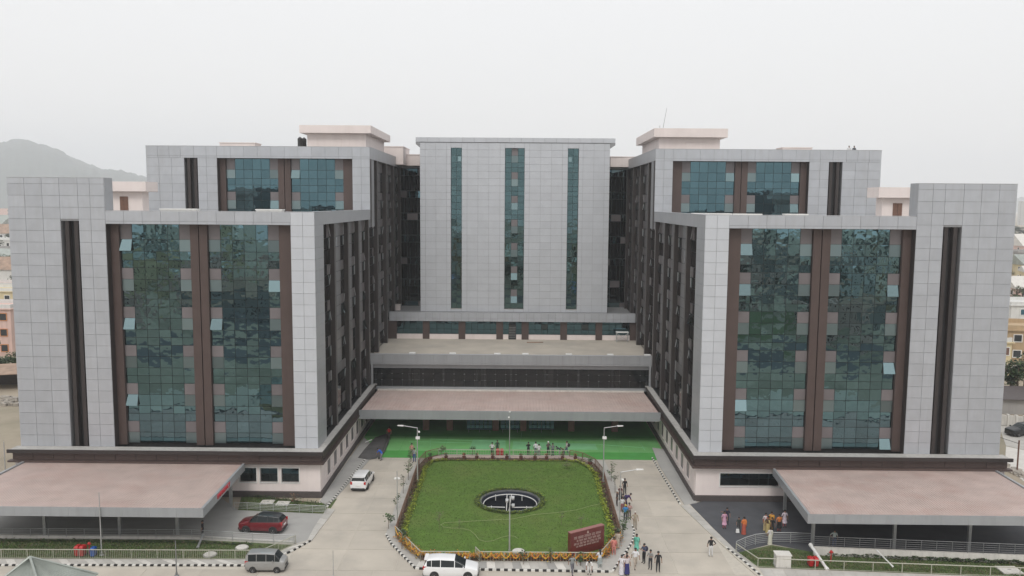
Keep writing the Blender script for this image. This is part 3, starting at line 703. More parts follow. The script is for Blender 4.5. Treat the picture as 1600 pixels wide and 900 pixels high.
def canopy_side(sx):
    t = thing('side_canopy', 'wide pink corrugated canopy with red lettering on its grey edge, front left' if sx < 0 else 'wide pink corrugated canopy over the dark railed platform, front right',
              'canopy', (XC+sx*38, 76, 0), 0, 'pink roofed canopies')
    # (distance from the axis at the front and at the back edge)
    hif, hib, hof, hob = (26.65, 27.75, 49.8, 50.6) if sx < 0 else (26.5, 27.85, 49.2, 50.6)
    yb, yf, zb, zf = 83.9, 69.55, 3.62, 4.22
    X = lambda h: XC+sx*h
    x0f, x1f = sorted((X(hif), X(hof))); x0b, x1b = sorted((X(hib), X(hob)))
    def xx(u, v): return (x0f+(x1f-x0f)*u)*(1-v)+(x0b+(x1b-x0b)*u)*v
    n = 92; b = MB()
    for i in range(n):
        u = [(i+k)/n for k in (0, .6, .7, .9, 1)]; F_ = [xx(q, 0) for q in u]; B__ = [xx(q, 1) for q in u]
        b.add([(F_[0],yf,zf),(F_[1],yf,zf),(B__[1],yb,zb),(B__[0],yb,zb)], [(0,1,2,3)])
        b.add([(F_[1],yf,zf),(F_[2],yf,zf+.035),(F_[3],yf,zf+.035),(F_[4],yf,zf),(B__[4],yb,zb),(B__[3],yb,zb+.035),(B__[2],yb,zb+.035),(B__[1],yb,zb)],
              [(0,1,6,7),(1,2,5,6),(2,3,4,5)])
    b.build('roof_sheet', M['roofpink'], t)
    b = MB(); b.hexa([(x0f,yf,zf-.3),(x1f,yf,zf-.3),(x1b,yb,zb-.3),(x0b,yb,zb-.3)], [(x0f,yf,zf-.05),(x1f,yf,zf-.05),(x1b,yb,zb-.05),(x0b,yb,zb-.05)]); b.build('soffit', M['conc'], t)
    zt, zl = zf+.12, zf-.72
    n = 10; w_ = (x1f-x0f+.5)/n
    for i in range(n): piece('fascia_panel', w_-.012, .05, zt-zl, M['fascia'], t, (x0f-.25+(i+.5)*w_, yf-.2, (zt+zl)/2))
    for (ef, eb, s) in ((x0f, x0b, -1), (x1f, x1b, 1)):            # end fascias follow the slope
        a0, a1 = sorted((ef+s*.02, ef+s*.25)); c0, c1 = sorted((eb+s*.02, eb+s*.25)); b = MB()
        b.hexa([(a0,yf-.17,zf-.72),(a1,yf-.17,zf-.72),(c1,yb-.3,zb-.6),(c0,yb-.3,zb-.6)], [(a0,yf-.17,zf+.12),(a1,yf-.17,zf+.12),(c1,yb-.3,zb+.16),(c0,yb-.3,zb+.16)])
        b.build('end_fascia', M['fascia'], t)
    x1 = x1f
    px_ = [71, 188, 275] if sx < 0 else [1269, 1396, 1513, 1640]
    if sx < 0: px_ = [-46, 71, 188, 278]
    for p in px_:
        a = at(p, 840 if sx < 0 else 858+(p-1270)*.0125)
        b = MB(); b.box(a.x-.13, a.x+.13, a.y-.13, a.y+.13, 0, zf-.3); b.build('post', M['steel'], t)
    for p in ([361, 200, 60] if sx < 0 else [1226, 1330, 1450]):
        a = at(p, 792 if sx < 0 else 797)
        b = MB(); b.box(a.x-.14, a.x+.14, a.y-.14, a.y+.14, 0, zb); b.build('post', M['steel'], t)
    if sx < 0:
        # EMERGENCY in red block letters along the inclined end fascia
        cu = bpy.data.curves.new('lettering', 'FONT'); cu.body = 'EMERGENCY'; cu.size = .6; cu.extrude = .03; cu.align_x = 'CENTER'; cu.align_y = 'CENTER'; cu.space_character = 1.3
        cu.offset = .0
        o = bpy.data.objects.new('lettering', cu); C.objects.link(o)
        dg = bpy.context.evaluated_depsgraph_get(); me = bpy.data.meshes.new_from_object(o.evaluated_get(dg)); bpy.data.objects.remove(o)
        me.materials.clear(); me.materials.append(M['redletter'])
        o = bpy.data.objects.new('lettering', me); C.objects.link(o); o.parent = t
        sl_ = math.atan2(zb-zf, yb-yf); dv = Vector((x1b-x1f, yb-yf, zb-zf)).normalized(); upv = Vector((0,0,1)); nv = dv.cross(upv).normalized(); upv = nv.cross(dv)
        yc = 75.6; v_ = (yc-yf)/(yb-yf); zc = zf+(zb-zf)*v_-.27
        o.rotation_euler = Matrix((dv, upv, nv)).transposed().to_euler()
        o.location = Vector((x1f+(x1b-x1f)*v_+.275, yc, zc))-t.location
    return t
def gal_glass():
    m, t, b = nodes('gallery_clear_glass')
    b.inputs['Base Color'].default_value = (.012,.016,.017,1); b.inputs['Roughness'].default_value = .04
    b.inputs['Alpha'].default_value = .55; b.inputs['Specular IOR Level'].default_value = .6
    return m
M['gal'] = gal_glass()
for s in (-1, 1): wing_front(s); wing_rear(s)
CB, CXL, CXR = centre_block()
entrance_block(); canopy_centre(); canopy_side(-1); canopy_side(1)

# ---- rooftop structures
def penthouse(label, x0, x1, y0, y1, zf, zs, zt, oh, niches, group, win=None):
    t = thing('roof_house', label, 'rooftop structure', ((x0+x1)/2, y0, zf), 0, group)
    b = MB(); b.box(x0, x1, y0, y1, zf, zs); b.build('wall', M['pink'], t)
    b = MB(); b.box(x0-oh, x1+oh, y0-oh, y1+oh, zs, zt); b.build('roof', M['pink'], t)
    for (a, c, z0, z1) in niches:
        b = MB(); b.box(a, a+.12, y0-.06, y0, z0, z1); b.box(c-.12, c, y0-.06, y0, z0, z1); b.box(a+.12, c-.12, y0-.06, y0, z1-.12, z1); b.build('panel_surround', M['pink'], t)
    if win:
        a, c, z0, z1 = win; b = MB(); b.box(a, (a+c)/2-.02, y0-.08, y0-.01, z0, z1); b.box((a+c)/2+.02, c, y0-.1, y0-.01, z0, z1); b.build('shutter', M['wood'], t)
    return t
Yp = 122.0
a = atY(480,220,Yp).x; c = atY(571.5,220,Yp).x
penthouse('large pink roof house with broad flat slab, behind the rear left parapet beside black tanks', a, c, Yp, 138.5, 37.4, atY(525,208.5,Yp).z, atY(525,195.5,Yp-1).z, .9,
          [(atY(495.5,220,Yp).x, atY(533.5,220,Yp).x, 37.5, atY(520,215.5,Yp).z)], 'pink roof houses on the rear wings')
a = atY(1030,220,Yp).x; c = atY(1125,220,Yp).x
penthouse('large pink roof house with broad flat slab, behind the rear right parapet below the aerial', a, c, Yp, 138.5, 37.4, atY(1080,215,Yp).z, atY(1080,200.5,Yp-1).z, .9,
          [(atY(1071,225,Yp).x, atY(1110,225,Yp).x, 37.5, atY(1090,221.5,Yp).z)], 'pink roof houses on the rear wings')
Yp = 98.0
penthouse('small pink stair house with brown shuttered window on the front left roof', atY(168,300,Yp).x-3, atY(222,300,Yp).x, Yp, 99.7, 28.95, atY(200,299,Yp).z, atY(200,283.5,Yp-1).z, .8,
          [], 'pink stair houses on the front wings', (atY(188,320,Yp).x, atY(200.5,320,Yp).x, 29.0, atY(190,307,Yp).z))
penthouse('small pink stair house with brown shuttered window on the front right roof', atY(1379,310,Yp).x, atY(1432,310,Yp).x+3, Yp, 99.7, 28.95, atY(1400,309,Yp).z, atY(1400,292.5,Yp-1).z, .8,
          [], 'pink stair houses on the front wings', (atY(1395,325,Yp).x, atY(1409,325,Yp).x, 29.0, atY(1400,317.5,Yp).z))
def roofwall(lab, p0, p1, ptop, Y, zb, d=4, mt='pink'):
    x0, x1 = atY(p0, ptop, Y).x, atY(p1, ptop, Y).x; z = atY((p0+p1)/2, ptop, Y).z
    t = thing('roof_parapet', lab, 'rooftop wall', ((x0+x1)/2, Y, zb))
    b = MB(); b.box(x0, x1, Y, Y+d, zb, z-.12); b.build('wall', M[mt], t)
    b = MB(); b.box(x0-.08, x1+.08, Y-.08, Y+d+.08, z-.12, z); b.build('coping', M[mt], t)
roofwall('pink lift head block just right of the rear left roof house', 600, 630, 228.5, 142, 37.5, 8)
roofwall('low pink wall between the left roof house and the central tower', 631, 656, 241, 146, 37.5, 3)
roofwall('low pink wall between the central tower and the right roof house', 954, 993, 244.5, 146, 37.5, 3)
roofwall('low pink roof box above the parapet of the rear left wing', 343, 398, 222.5, 126, 37.5, 3)
roofwall('low pink roof box above the parapet of the rear right wing', 1223, 1269, 230, 126, 37.5, 3)
for (p0, p1, py, Y, lab) in ((250,306,326,92,'long low white roof kerb behind the front left parapet'), (400,440,327,90,'short low white roof kerb near the right end of the front left parapet'),
        (1084,1142,333.2,92,'low white roof kerb near the left end of the front right parapet'), (1146,1190,334,96,'short white roof kerb behind the middle of the front right parapet'),
        (1228,1262,334.2,93,'low white roof kerb left of the stair house on the front right roof')):
    roofwall(lab, p0, p1, py, Y, 28.95, 1, 'white')
# black water tanks, aerial
for i, (p, lab) in enumerate(((469.0,'black plastic water tank, left one of the pair beside the pink roof house'),(475.2,'black plastic water tank, right one of the pair beside the pink roof house'))):
    a = atY(p, 227, 124+i); t = thing('water_tank', lab, 'water tank', (a.x, a.y, 37.5), 0, 'black tanks on the rear left roof')
    b = MB(); zt = atY(p, 214, 124).z-37.5
    b.lathe([(.33,0),(.36,.1),(.36,zt-1.4),(.38,zt-1.3),(.36,zt-1.2),(.36,zt-.5),(.38,zt-.45),(.34,zt-.2),(.16,zt-.08)], (0,0,0), 14); b.build('tank', M['tank'], t, world=False)
    b = MB(); b.lathe([(.12,zt-.08),(.12,zt)], (0,0,0), 10); b.build('lid', M['tank'], t, world=False)
a, c = atY(1036,200,123), atY(1042,168.5,123)
t = thing('roof_aerial', 'thin leaning steel aerial on top of the right pink roof house', 'aerial', (a.x, 123, a.z))
b = MB(); b.tube(a, c, .035, 5, .02); b.build('mast', M['galv_dk'], t)
a, c = atY(1031,200,123), atY(1031,196,123); b = MB(); b.tube(a-Vector((0,0,.3)), c, .03, 5); b.build('stub', M['galv_dk'], t)
# ================================================================== GROUND
from mathutils.geometry import tessellate_polygon
def sheet(name, outer, z, mt, holes=(), kind='structure', parent=None, thick=0):
    loops = [[Vector((p[0], p[1], 0)) for p in outer]]+[[Vector((p[0], p[1], 0)) for p in h] for h in holes]
    tr = tessellate_polygon(loops); vs = [v for l in loops for v in l]
    b = MB(); fs = []
    for t3 in tr:
        a, c, d = (vs[i] for i in t3)
        fs.append(t3 if (c-a).cross(d-a).z > 0 else t3[::-1])
    b.add([(v.x, v.y, z) for v in vs], fs)
    if thick:
        for l in loops:
            k = len(l)
            for i in range(k):
                p, q = l[i], l[(i+1) % k]; b.add([(p.x,p.y,z-thick),(q.x,q.y,z-thick),(q.x,q.y,z),(p.x,p.y,z)], [(0,1,2,3)])
    o = b.build(name, mt, parent)
    if parent is None: tag(o, kind=kind)
    return o
def pl(pts, z=0.0): return [at(p[0], p[1], z) for p in pts]
def circ(c, r, n=40): return [(c[0]+r*math.cos(2*math.pi*i/n), c[1]+r*math.sin(2*math.pi*i/n)) for i in range(n)]
PC = at(797, 785.5); PR = 3.05
sheet('ground', [(-6300,-900),(6300,-900),(6300,6300),(-6300,6300)], -.05, M['sand'], [circ(PC, PR+.2)])
# driveway: cast slabs on a pale bed
sheet('driveway', [(-62,40),(62,40),(62,67.2),(19.2,74),(19.2,98.5),(-20.6,98.5),(-20.6,76),(-62,68.5)], -.022, M['joint_pale'], [circ(PC, PR+.15)])
drive = bpy.data.objects['driveway']
isl = [(603,836),(611,850),(628,868),(649,889),(957,894),(975,868),(988,848),(991,832),(975,790),(957,745),(945,722),(905,714.5),(890,712.5),(690,711),(655,720),(641,735),(622,780)]
ISL = pl(isl, .0)
def inside(p, poly):
    c = False; j = len(poly)-1
    for i in range(len(poly)):
        a, b = poly[i], poly[j]
        if (a[1] > p[1]) != (b[1] > p[1]) and p[0] < (b[0]-a[0])*(p[1]-a[1])/(b[1]-a[1]+1e-9)+a[0]: c = not c
        j = i
    return c
yy = 41.0
while yy < 97:
    xx = -19.9 if yy > 66 else -60
    lim = 18.6 if yy > 66 else 60
    while xx < lim-1:
        cx, cy = xx+2.4, yy+2.15
        if not all(inside((cx+dx, cy+dy), ISL) for dx in (-2.4,2.4) for dy in (-2.1,2.1)):
            w_ = min(4.8, lim-xx)
            piece('concrete_slab', w_-.055, .018 and 4.3-.055, .018, M['cream_conc'], drive, (xx+w_/2, cy, -.009))
        xx += 4.8
    yy += 4.3
def strip(parent, A, B_, n, mt, name, z, gap=.03, thick=.05):
    """slabs between two ground polylines, each a piece of its own"""
    def samp(P, t):
        L = [(P[i+1]-P[i]).length for i in range(len(P)-1)]; s = t*sum(L)
        for i, l in enumerate(L):
            if s <= l or i == len(L)-1: return P[i].lerp(P[i+1], min(1, s/l))
            s -= l
    for i in range(n):
        a0, a1, b0, b1 = samp(A, i/n), samp(A, (i+1)/n), samp(B_, i/n), samp(B_, (i+1)/n)
        c = (a0+a1+b0+b1)/4; q = [c+(v-c)*(1-gap/max(.2,(v-c).length)) for v in (a0, a1, b1, b0)]
        if (q[1]-q[0]).cross(q[2]-q[0]).z < 0: q.reverse()
        b = MB(); b.hexa([(v.x-c.x, v.y-c.y, -thick) for v in q], [(v.x-c.x, v.y-c.y, 0) for v in q])
        o = b.build(name, mt if not isinstance(mt, (list,tuple)) else mt[i % len(mt)], parent, world=False); o.location = (c.x, c.y, z)
def kerb(px, name='kerb', seg=.33, h=.13, wdt=.16, paint=True, lab=None):
    P = pl(px, .0); b = MB()
    base = tag(MB().path([Vector((p.x, p.y, h*.3)) for p in P], h*.3, 4).build(name, M['kwhite']), kind='structure')
    k = 0; d = 0
    for a, c in zip(P, P[1:]):
        L = (c-a).length; n = max(1, round(L/seg)); s = L/n; ang = math.atan2((c-a).y, (c-a).x)
        for i in range(n):
            q = a.lerp(c, (i+.5)/n)
            piece('kerb_stone', s-.012, wdt, h, M['kblack' if (k % 2 and paint) else 'kwhite'], base, (q.x, q.y, h/2), (0, 0, ang)); k += 1
    return base
# left side ---------------------------------------------------------
sheet('left_apron', pl([(-420,800),(-420,700),(0,760),(345,778),(372,797),(511,803),(478,846),(462,850),(440,851),(300,845),(-420,850)]), .004, M['paving_grey'])
sheet('left_grass', pl([(372,797),(511,803),(527,779),(500,786),(378,773)]), .02, M['grass'])
w1 = sheet('left_walk', pl([(569,684),(500,784),(513,792),(579,717),(585,700)]), .06, M['paving_grey'], thick=.1)
pv = sheet('left_pavement', pl([(511,794),(524,797),(486,846),(441,869),(425,877),(390,884),(-200,884),(-200,873),(408,875),(463,850),(480,845)]), .055, M['joint_pale'], thick=.1)
strip(pv, pl([(480,845),(492,822),(511,795)], .0), pl([(487,846),(503,824),(524,797)]), 6, M['paving'], 'paving_slab', .075)
strip(pv, pl([(-60,874),(408,875.5),(440,862),(466,850)]), pl([(-60,882.5),(400,882.5),(440,868),(481,846)]), 40, [M['paving'], M['paving'], M['offwhite']], 'paving_slab', .075)
kerb([(570,719),(511,793)]); kerb([(-100,884),(110,884),(388,884.5),(400,882)], seg=.31); kerb([(432,872),(458,861),(485,846)], seg=.36)
sheet('left_verge', pl([(-300,841),(300,844),(395,848),(440,851),(461,851),(408,874),(-300,872)]), .03, M['grass'])
# right side --------------------------------------------------------
sheet('asphalt_forecourt', pl([(1070,789),(1110,781),(1240,776),(1800,770),(2100,885),(1600,875),(1265,862),(1205,850),(1151,864),(1140,857),(1112,830),(1088,806)]), .006, M['asphalt'])
w2 = sheet('right_walk', pl([(1019,700),(1041,703),(1089,786),(1070,790),(1030,728)]), .06, M['paving_grey'], thick=.1)
kerb([(1019,716),(1040,752),(1063,789)], seg=.4)
pv2 = sheet('right_pavement', pl([(1063,790),(1078,789),(1114,826),(1150,861),(1186,888),(1640,905),(1640,930),(1215,935),(1188,905),(1152,874),(1100,826)]), .055, M['joint_pale'], thick=.1)
strip(pv2, pl([(1064,791),(1101,827),(1137,857),(1168,885)]), pl([(1077,790),(1114,827),(1151,862),(1183,887)]), 14, M['paving'], 'paving_slab', .075)
strip(pv2, pl([(1186,889),(1640,906)]), pl([(1195,903),(1640,924)]), 24, M['paving'], 'paving_slab', .075)
kerb([(1134,856),(1160,876),(1188,900),(1222,932)], seg=.36)
sheet('right_verge', pl([(1152,864),(1205,852),(1265,862),(1600,878),(1900,896),(1900,915),(1600,903),(1184,887)]), .03, M['grass'])
# carpet ------------------------------------------------------------
cp = tag(MB().build('carpet', M['carpet']), kind='structure'); bpy.data.objects.remove(cp)
xa, xb = -20.3+.0, 18.5
yf = at(700, 716).y
root = sheet('carpet', [(xa, yf+.1),(xb, yf),(xb, 117),(xa, 117)], .008, M['carpet'])
strp = [yf, yf+2.9, yf+6.0, yf+9.3]
for i, (y0, y1) in enumerate(zip(strp, strp[1:])):
    n = 7; w_ = (xb-xa)/n
    for k in range(n):
        wx = xa+k*w_
        b = MB(); jx = rnd.uniform(-.12,.12); b.box(-w_/2+.02, w_/2-.02, -(y1-y0)/2+.02, (y1-y0)/2-.02, 0, .012)
        o = b.build('carpet_strip', M['carpet' if i == 0 else 'carpet_mid'], root, world=False); o.location = (wx+w_/2, (y0+y1)/2, .008+.0015*(k%2)); o.rotation_euler = (0,0,R_(rnd.uniform(-.25,.25)))
b = MB(); q = pl([(733,702),(739,687),(790,688),(790,702)]); b.hexa([(v.x,v.y,.02) for v in q],[(v.x,v.y,.034) for v in q]); b.build('carpet_patch', M['carpet_pale'], root)
b = MB(); q = pl([(800,702),(802,690),(930,694),(934,703)]); b.hexa([(v.x,v.y,.02) for v in q],[(v.x,v.y,.034) for v in q]); b.build('carpet_patch', M['carpet_pale'], root)
# carpet wrinkles and seams
b = MB()
for (p, q) in (((672,700),(673,686)),((672,686),(790,690)),((760,702),(761,690)),((812,700),(816,672)),((930,694),(1010,700)),((1008,704),(998,686)),((975,700),(968,690)),((640,690),(735,692))):
    a, c = at(*p,.03), at(*q,.03); b.tube(a, c, .035, 5)
tag(b.build('carpet_fold', M['carpet_pale'], root), kind='stuff')
# grey matting being dragged over the carpet
q = pl([(559,716),(571,701),(586,684),(607,677),(606,690),(601,701),(595,712),(588,717),(575,719)], 0)
cm = thing('floor_mat', 'large dark grey mat being dragged across the left end of the green carpet', 'mat', sum(q, Vector())/len(q))
b = MB(); n = 9; ctr = sum(q, Vector())/len(q); g = []
ring = []
for i in range(len(q)):
    a, c = q[i], q[(i+1) % len(q)]
    for k in range(4): ring.append(a.lerp(c, k/4))
vs_ = []
for j, s in enumerate((1, .8, .55, .3)):
    for v in ring:
        p = ctr+(v-ctr)*s; vs_.append((p.x, p.y, .06+ (0 if j == 0 else (.10+.04*j)+.06*noise.noise(p*.9)+ .05*math.sin(p.x*2.2))))
vs_.append((ctr.x, ctr.y, .24)); m_ = len(ring); fs = []
for j in range(3):
    for i in range(m_): fs.append((j*m_+i, j*m_+(i+1)%m_, (j+1)*m_+(i+1)%m_, (j+1)*m_+i))
for i in range(m_): fs.append((3*m_+i, 3*m_+(i+1)%m_, 4*m_))
b.add(vs_, [f[::-1] if False else f for f in fs]); b.build('matting', M['tarp'], cm, smooth=True)
b = MB(); a, c = at(607,684,.35), at(596,716,.25)
b.path([at(609,676,.2), at(606,690,.3), at(601,703,.25), at(592,716,.15)], .12, 6); b.build('rolled_edge', M['tarp'], cm)
b = MB(); b.path([at(571,691,.3), at(576,689,.25), at(581,687,.3)], .07, 5); t_ = tag(b.build('white_cloth', M['white']), 'crumpled white cloth lying on the dark grey mat', 'cloth')

# ================================================================== LAWN ISLAND
island = sheet('island_pavement', ISL, .11, M['paving'], [circ(PC, PR+.1)], thick=.16)
sheet('island_bed', pl([(650,742),(618,838),(657,878),(937,880),(970,842),(942,742),(930,727),(905,717),(890,714),(685,712),(665,717),(655,727)]), .14, M['soil'], [circ(PC, PR+.05)])
lawn_px = [(662,738),(629,830),(658,866),(932,867),(957,838),(930,740),(918,728),(901,721),(880,719),(695,718),(676,721),(666,729)]
LP = pl(lawn_px, .2)
LP_ = LP
sheet('lawn', LP, .2, M['lawn'], [circ(PC, PR+.0)], thick=.06)
# path strip with pots behind the lawn
sheet('pot_walk', pl([(672,722),(690,717.5),(885,718.5),(905,722),(918,730),(926,738),(934,736),(924,724),(903,717),(885,714),(690,713),(668,718)]), .17, M['pinkish_walk'], thick=.1)
strip(island, pl([(655,879),(944,881)]), pl([(650,888),(955,893)]), 22, [M['offwhite'], M['paving'], M['paving'], M['paving_grey']], 'paving_slab', .135, .03, .02)
kerb([(603,836),(611,850),(628,868),(649,889)], seg=.33, h=.15); kerb([(649,889.5),(957,894.5)], seg=.33, h=.15); kerb([(957,894.5),(975,868),(988,848),(991,832),(988,822)], seg=.36, h=.15)
# fountain basin
t = thing('fountain_pool', 'round sunken fountain pool ringed by a white pipe, in the middle of the lawn', 'fountain', (PC.x, PC.y, .2))
b = MB(); b.lathe([(PR+.1,.0),(PR+.1,.1),(PR-.22,.1),(PR-.22,-.5),(PR-.26,-1.2)], (0,0,0), 48)
b2 = MB(); b2.lathe([(PR+.12,-.1),(PR+.12,.08),(PR-.06,.08),(PR-.06,-.06)], (0,0,0), 48, caps=False); b2.build('rim', M['galv_dk'], t, world=False)
b3 = MB(); n = 48
for i in range(n):
    a0, a1 = 2*math.pi*i/n, 2*math.pi*(i+1)/n; r = PR-.06
    b3.add([(r*math.cos(a0),r*math.sin(a0),-.06),(r*math.cos(a0),r*math.sin(a0),-1.1),(r*math.cos(a1),r*math.sin(a1),-1.1),(r*math.cos(a1),r*math.sin(a1),-.06)], [(0,1,2,3)])
b3.build('basin_wall', M['poolwall'], t, world=False)
b4 = MB(); b4.add([(x,y,-.62) for x,y in circ((0,0), PR-.06, 48)], [tuple(range(48))]); tag(b4.build('water', M['water'], t, world=False))
b5 = MB(); r = PR-.28
b5.path([(r*math.cos(2*math.pi*i/40), r*math.sin(2*math.pi*i/40), -.30) for i in range(41)], .05, 6); b5.build('ring_pipe', M['pipewhite'], t, world=False)
for (p, q) in (((-.35,r*.98),(-.35,-r*.95)),((.12,r*.98),(-.12,-r*.98)),((-r*.93,-.95),(-.5,-1.05)),((.25,-1.05),(r*.9,-.95))):
    b = MB(); b.tube((*p,-.3),(*q,-.3),.045,6); b.build('cross_pipe', M['pipewhite'], t, world=False)
for (x, y) in ((-1.55,1.75),(1.25,1.75),(-1.9,-1.5),(1.7,-1.5)):
    b = MB(); b.tube((x,y,-.62),(x,y,-.05),.035,6); b.tube((x,y,-.05),(x,y,.02),.06,6,.03); b.build('nozzle', M['pipewhite'], t, world=False)

# foliage strips --------------------------------------------------
def interp(P, t):
    L = [(P[i+1]-P[i]).length for i in range(len(P)-1)]; s = t*sum(L)
    for i, l in enumerate(L):
        if s <= l or i == len(L)-1: return P[i].lerp(P[i+1], min(1, s/max(l,1e-6))), (P[i+1]-P[i]).normalized()
        s -= l
def leafstrip(name, px, z, wdt, h, n, size, mats, closed=False, label=None, cat=None):
    P = pl(px, z) if not isinstance(px[0], Vector) else px
    b = MB()
    for _ in range(n):
        c, d = interp(P, rnd.random()); s = d.cross(Vector((0,0,1)))
        cl = .6+.4*noise.noise(c*1.3)
        hh = h*cl*rnd.random()**.6
        p = c+s*rnd.gauss(0, wdt*.3)+Vector((0,0,hh)); b.cur = rnd.choices(range(len(mats)), [m_[1] for m_ in mats])[0]
        b.leaf(p, size*rnd.uniform(.6,1.3))
    o = b.build(name, [M[m_[0]] for m_ in mats]); tag(o, label, cat, kind='stuff'); return o
edge = [(699,718.5),(676,721.5),(665,731),(662,740),(631,829),(634,838)]
leafstrip('border_hedge', edge, .2, .52, .42, 4000, .16, [('hedge',8),('hedge_dark',2)])
leafstrip('border_hedge', [(690,719.5),(885,720.5)], .2, .28, .25, 1500, .15, [('hedge',5),('leafred',3),('hedge_dark',2)])
leafstrip('border_hedge', [(880,720),(901,721.5),(917,729),(930,741),(957,836),(951,842)], .2, .52, .42, 4000, .16, [('hedge',8),('hedge_dark',2)])
leafstrip('bedding_plants', [(670,720),(660,728),(655,741),(624,831)], .14, .6, .4, 2200, .17, [('leafred',5),('leaf_dry',3),('leaf',2)])
leafstrip('bedding_plants', [(905,719),(926,729),(937,743),(963,838)], .14, .6, .4, 2200, .17, [('leafred',5),('leaf_dry',3),('leaf',2)])
leafstrip('bedding_plants', [(690,716),(885,717)], .14, .3, .2, 700, .14, [('leafred',4),('leaf_dry',3),('hedge_dark',2)])
leafstrip('marigold_bed', [(663,871),(700,871.5),(935,873.5)], .14, .95, .62, 5200, .15, [('orange',5),('redflower',2),('yellow',2),('leaf',4)])
leafstrip('marigold_bed', [(624,838),(641,857),(660,871)], .14, .8, .6, 2200, .15, [('orange',6),('redflower',1),('yellow',3),('leaf',3)])
leafstrip('marigold_bed', [(940,872),(955,856),(966,840)], .14, .8, .6, 2000, .15, [('orange',6),('redflower',2),('yellow',2),('leaf',3)])
cir = [Vector((PC.x+(PR+.38)*math.cos(2*math.pi*i/40), PC.y+(PR+.38)*math.sin(2*math.pi*i/40), .2)) for i in range(41)]
leafstrip('pool_hedge', cir, .2, .5, .36, 9000, .13, [('hedge_dark',5),('hedge',3),('leaf',3)])
leafstrip('wall_weeds', [(1290,868),(1640,884)], .03, .35, .55, 2600, .22, [('leaf_dk',4),('leaf',4),('leaf_dry',1)])
leafstrip('wall_weeds', [(-100,845),(300,848),(395,852)], .03, .3, .35, 1300, .2, [('leaf_dk',4),('leaf',3),('leaf_dry',2)])
leafstrip('wall_weeds', [(380,775),(500,787)], .03, .5, .4, 500, .18, [('leaf_dk',4),('leaf',3),('leafred',1)])
def tufts(name, poly, n, z, mt, hmax=.09, size=.05):
    xs = [p[0] for p in poly]; ys = [p[1] for p in poly]; b = MB(); k = 0
    while k < n:
        x, y = rnd.uniform(min(xs), max(xs)), rnd.uniform(min(ys), max(ys))
        if not inside((x, y), poly) or (Vector((x,y,0))-Vector((PC.x,PC.y,0))).length < PR+.1: continue
        k += 1; a = rnd.uniform(0, 6.28); u = Vector((math.cos(a)*size, math.sin(a)*size, 0)); h = rnd.uniform(.4,1)*hmax
        p = Vector((x, y, z)); tip = Vector((rnd.gauss(0,.02), rnd.gauss(0,.02), h))
        b.cur = rnd.randrange(len(mt)); b.add([p-u, p+u, p+tip], [(0,1,2)])
    tag(b.build(name, [M[q] for q in mt]), kind='stuff')
tufts('lawn_grass', [(p.x,p.y) for p in LP], 26000, .2, ['blade','blade','grass','lawn'], .07, .045)
gl = pl([(-100,846),(300,848),(395,852),(440,855),(452,853),(408,872),(-100,870)]); tufts('verge_grass', [(p.x,p.y) for p in gl], 7000, .03, ['blade','grass','leaf_dry','leaf'], .16, .05)
gr_ = pl([(1155,866),(1205,855),(1265,866),(1640,882),(1640,903),(1186,884)]); tufts('verge_grass', [(p.x,p.y) for p in gr_], 8000, .03, ['blade','grass','leaf_dry','leaf'], .16, .05)
gb_ = pl([(374,796),(509,802),(522,783),(500,788),(382,777)]); tufts('verge_grass', [(p.x,p.y) for p in gb_], 1500, .03, ['blade','grass','leaf_dry','leaf'], .16, .05)

# ================================================================== FENCES
def fence(label, px, h, mt, rails, post=2.0, bars=0, r=.03, z=0.0, name='railing', group=None, toprail=None, rr=.018):
    P = pl(px, z); L0 = P[0]
    t = thing(name, label, 'railing', (L0.x, L0.y, z), 0, group)
    for fr in rails:
        b = MB(); b.path([p+Vector((0,0,h*fr)) for p in P], r if fr == 1 else rr, 6); b.build('rail', toprail if (fr == 1 and toprail) else mt, t)
    for a, c in zip(P, P[1:]):
        n = max(1, round((c-a).length/post))
        for i in range(n):
            q = a.lerp(c, i/n); b = MB(); b.tube(q, q+Vector((0,0,h)), r*.8, 6); b.build('post', mt, t)
    b = MB(); b.tube(P[-1], P[-1]+Vector((0,0,h)), r*.8, 6); b.build('post', mt, t)
    if bars:
        b = MB()
        for a, c in zip(P, P[1:]):
            n = max(1, round((c-a).length/bars))
            for i in range(n):
                q = a.lerp(c, (i+.5)/n); b.box(q.x-.009, q.x+.009, q.y-.009, q.y+.009, z+h*min(rails), z+h)
        tag(b.build('baluster', mt, t), kind='stuff')
    return t
fence('cream topped rusty railing along the left side of the lawn', [(685,711),(665,716),(655,727),(650,742),(618,838)], .85, M['railbrown'], (.12,.35,.6,.8,1), 2.2, .22, .045, .1, toprail=M['railbrown'], group='railings round the lawn')
fence('cream topped railing along the back of the lawn, behind the pots', [(685,712),(890,714)], .8, M['railcream'], (.1,.5,1), 2.2, .3, .04, .1, group='railings round the lawn')
fence('cream topped rusty railing along the right side of the lawn', [(890,714),(910,718),(930,728),(942,743),(970,842)], .85, M['railbrown'], (.12,.35,.6,.8,1), 2.2, .22, .045, .1, group='railings round the lawn')
fence('cream railing hung with garlands across the front left corner of the lawn', [(618,838),(657,878)], .95, M['railcream'], (.12,1), 2.0, .3, .045, .1, group='railings round the lawn')
fence('cream railing left of the gateway at the front of the lawn', [(657,878),(734,878.5)], .95, M['railcream'], (.12,1), 2.0, .25, .045, .1, group='railings round the lawn')
fence('long cream railing with marigolds along the front of the lawn', [(750,878.5),(937,880)], .95, M['railcream'], (.12,1), 2.0, .25, .045, .1, group='railings round the lawn')
fence('cream railing hung with garlands across the front right corner of the lawn', [(937,880),(970,842)], .95, M['railcream'], (.12,1), 2.0, .3, .045, .1, group='railings round the lawn')
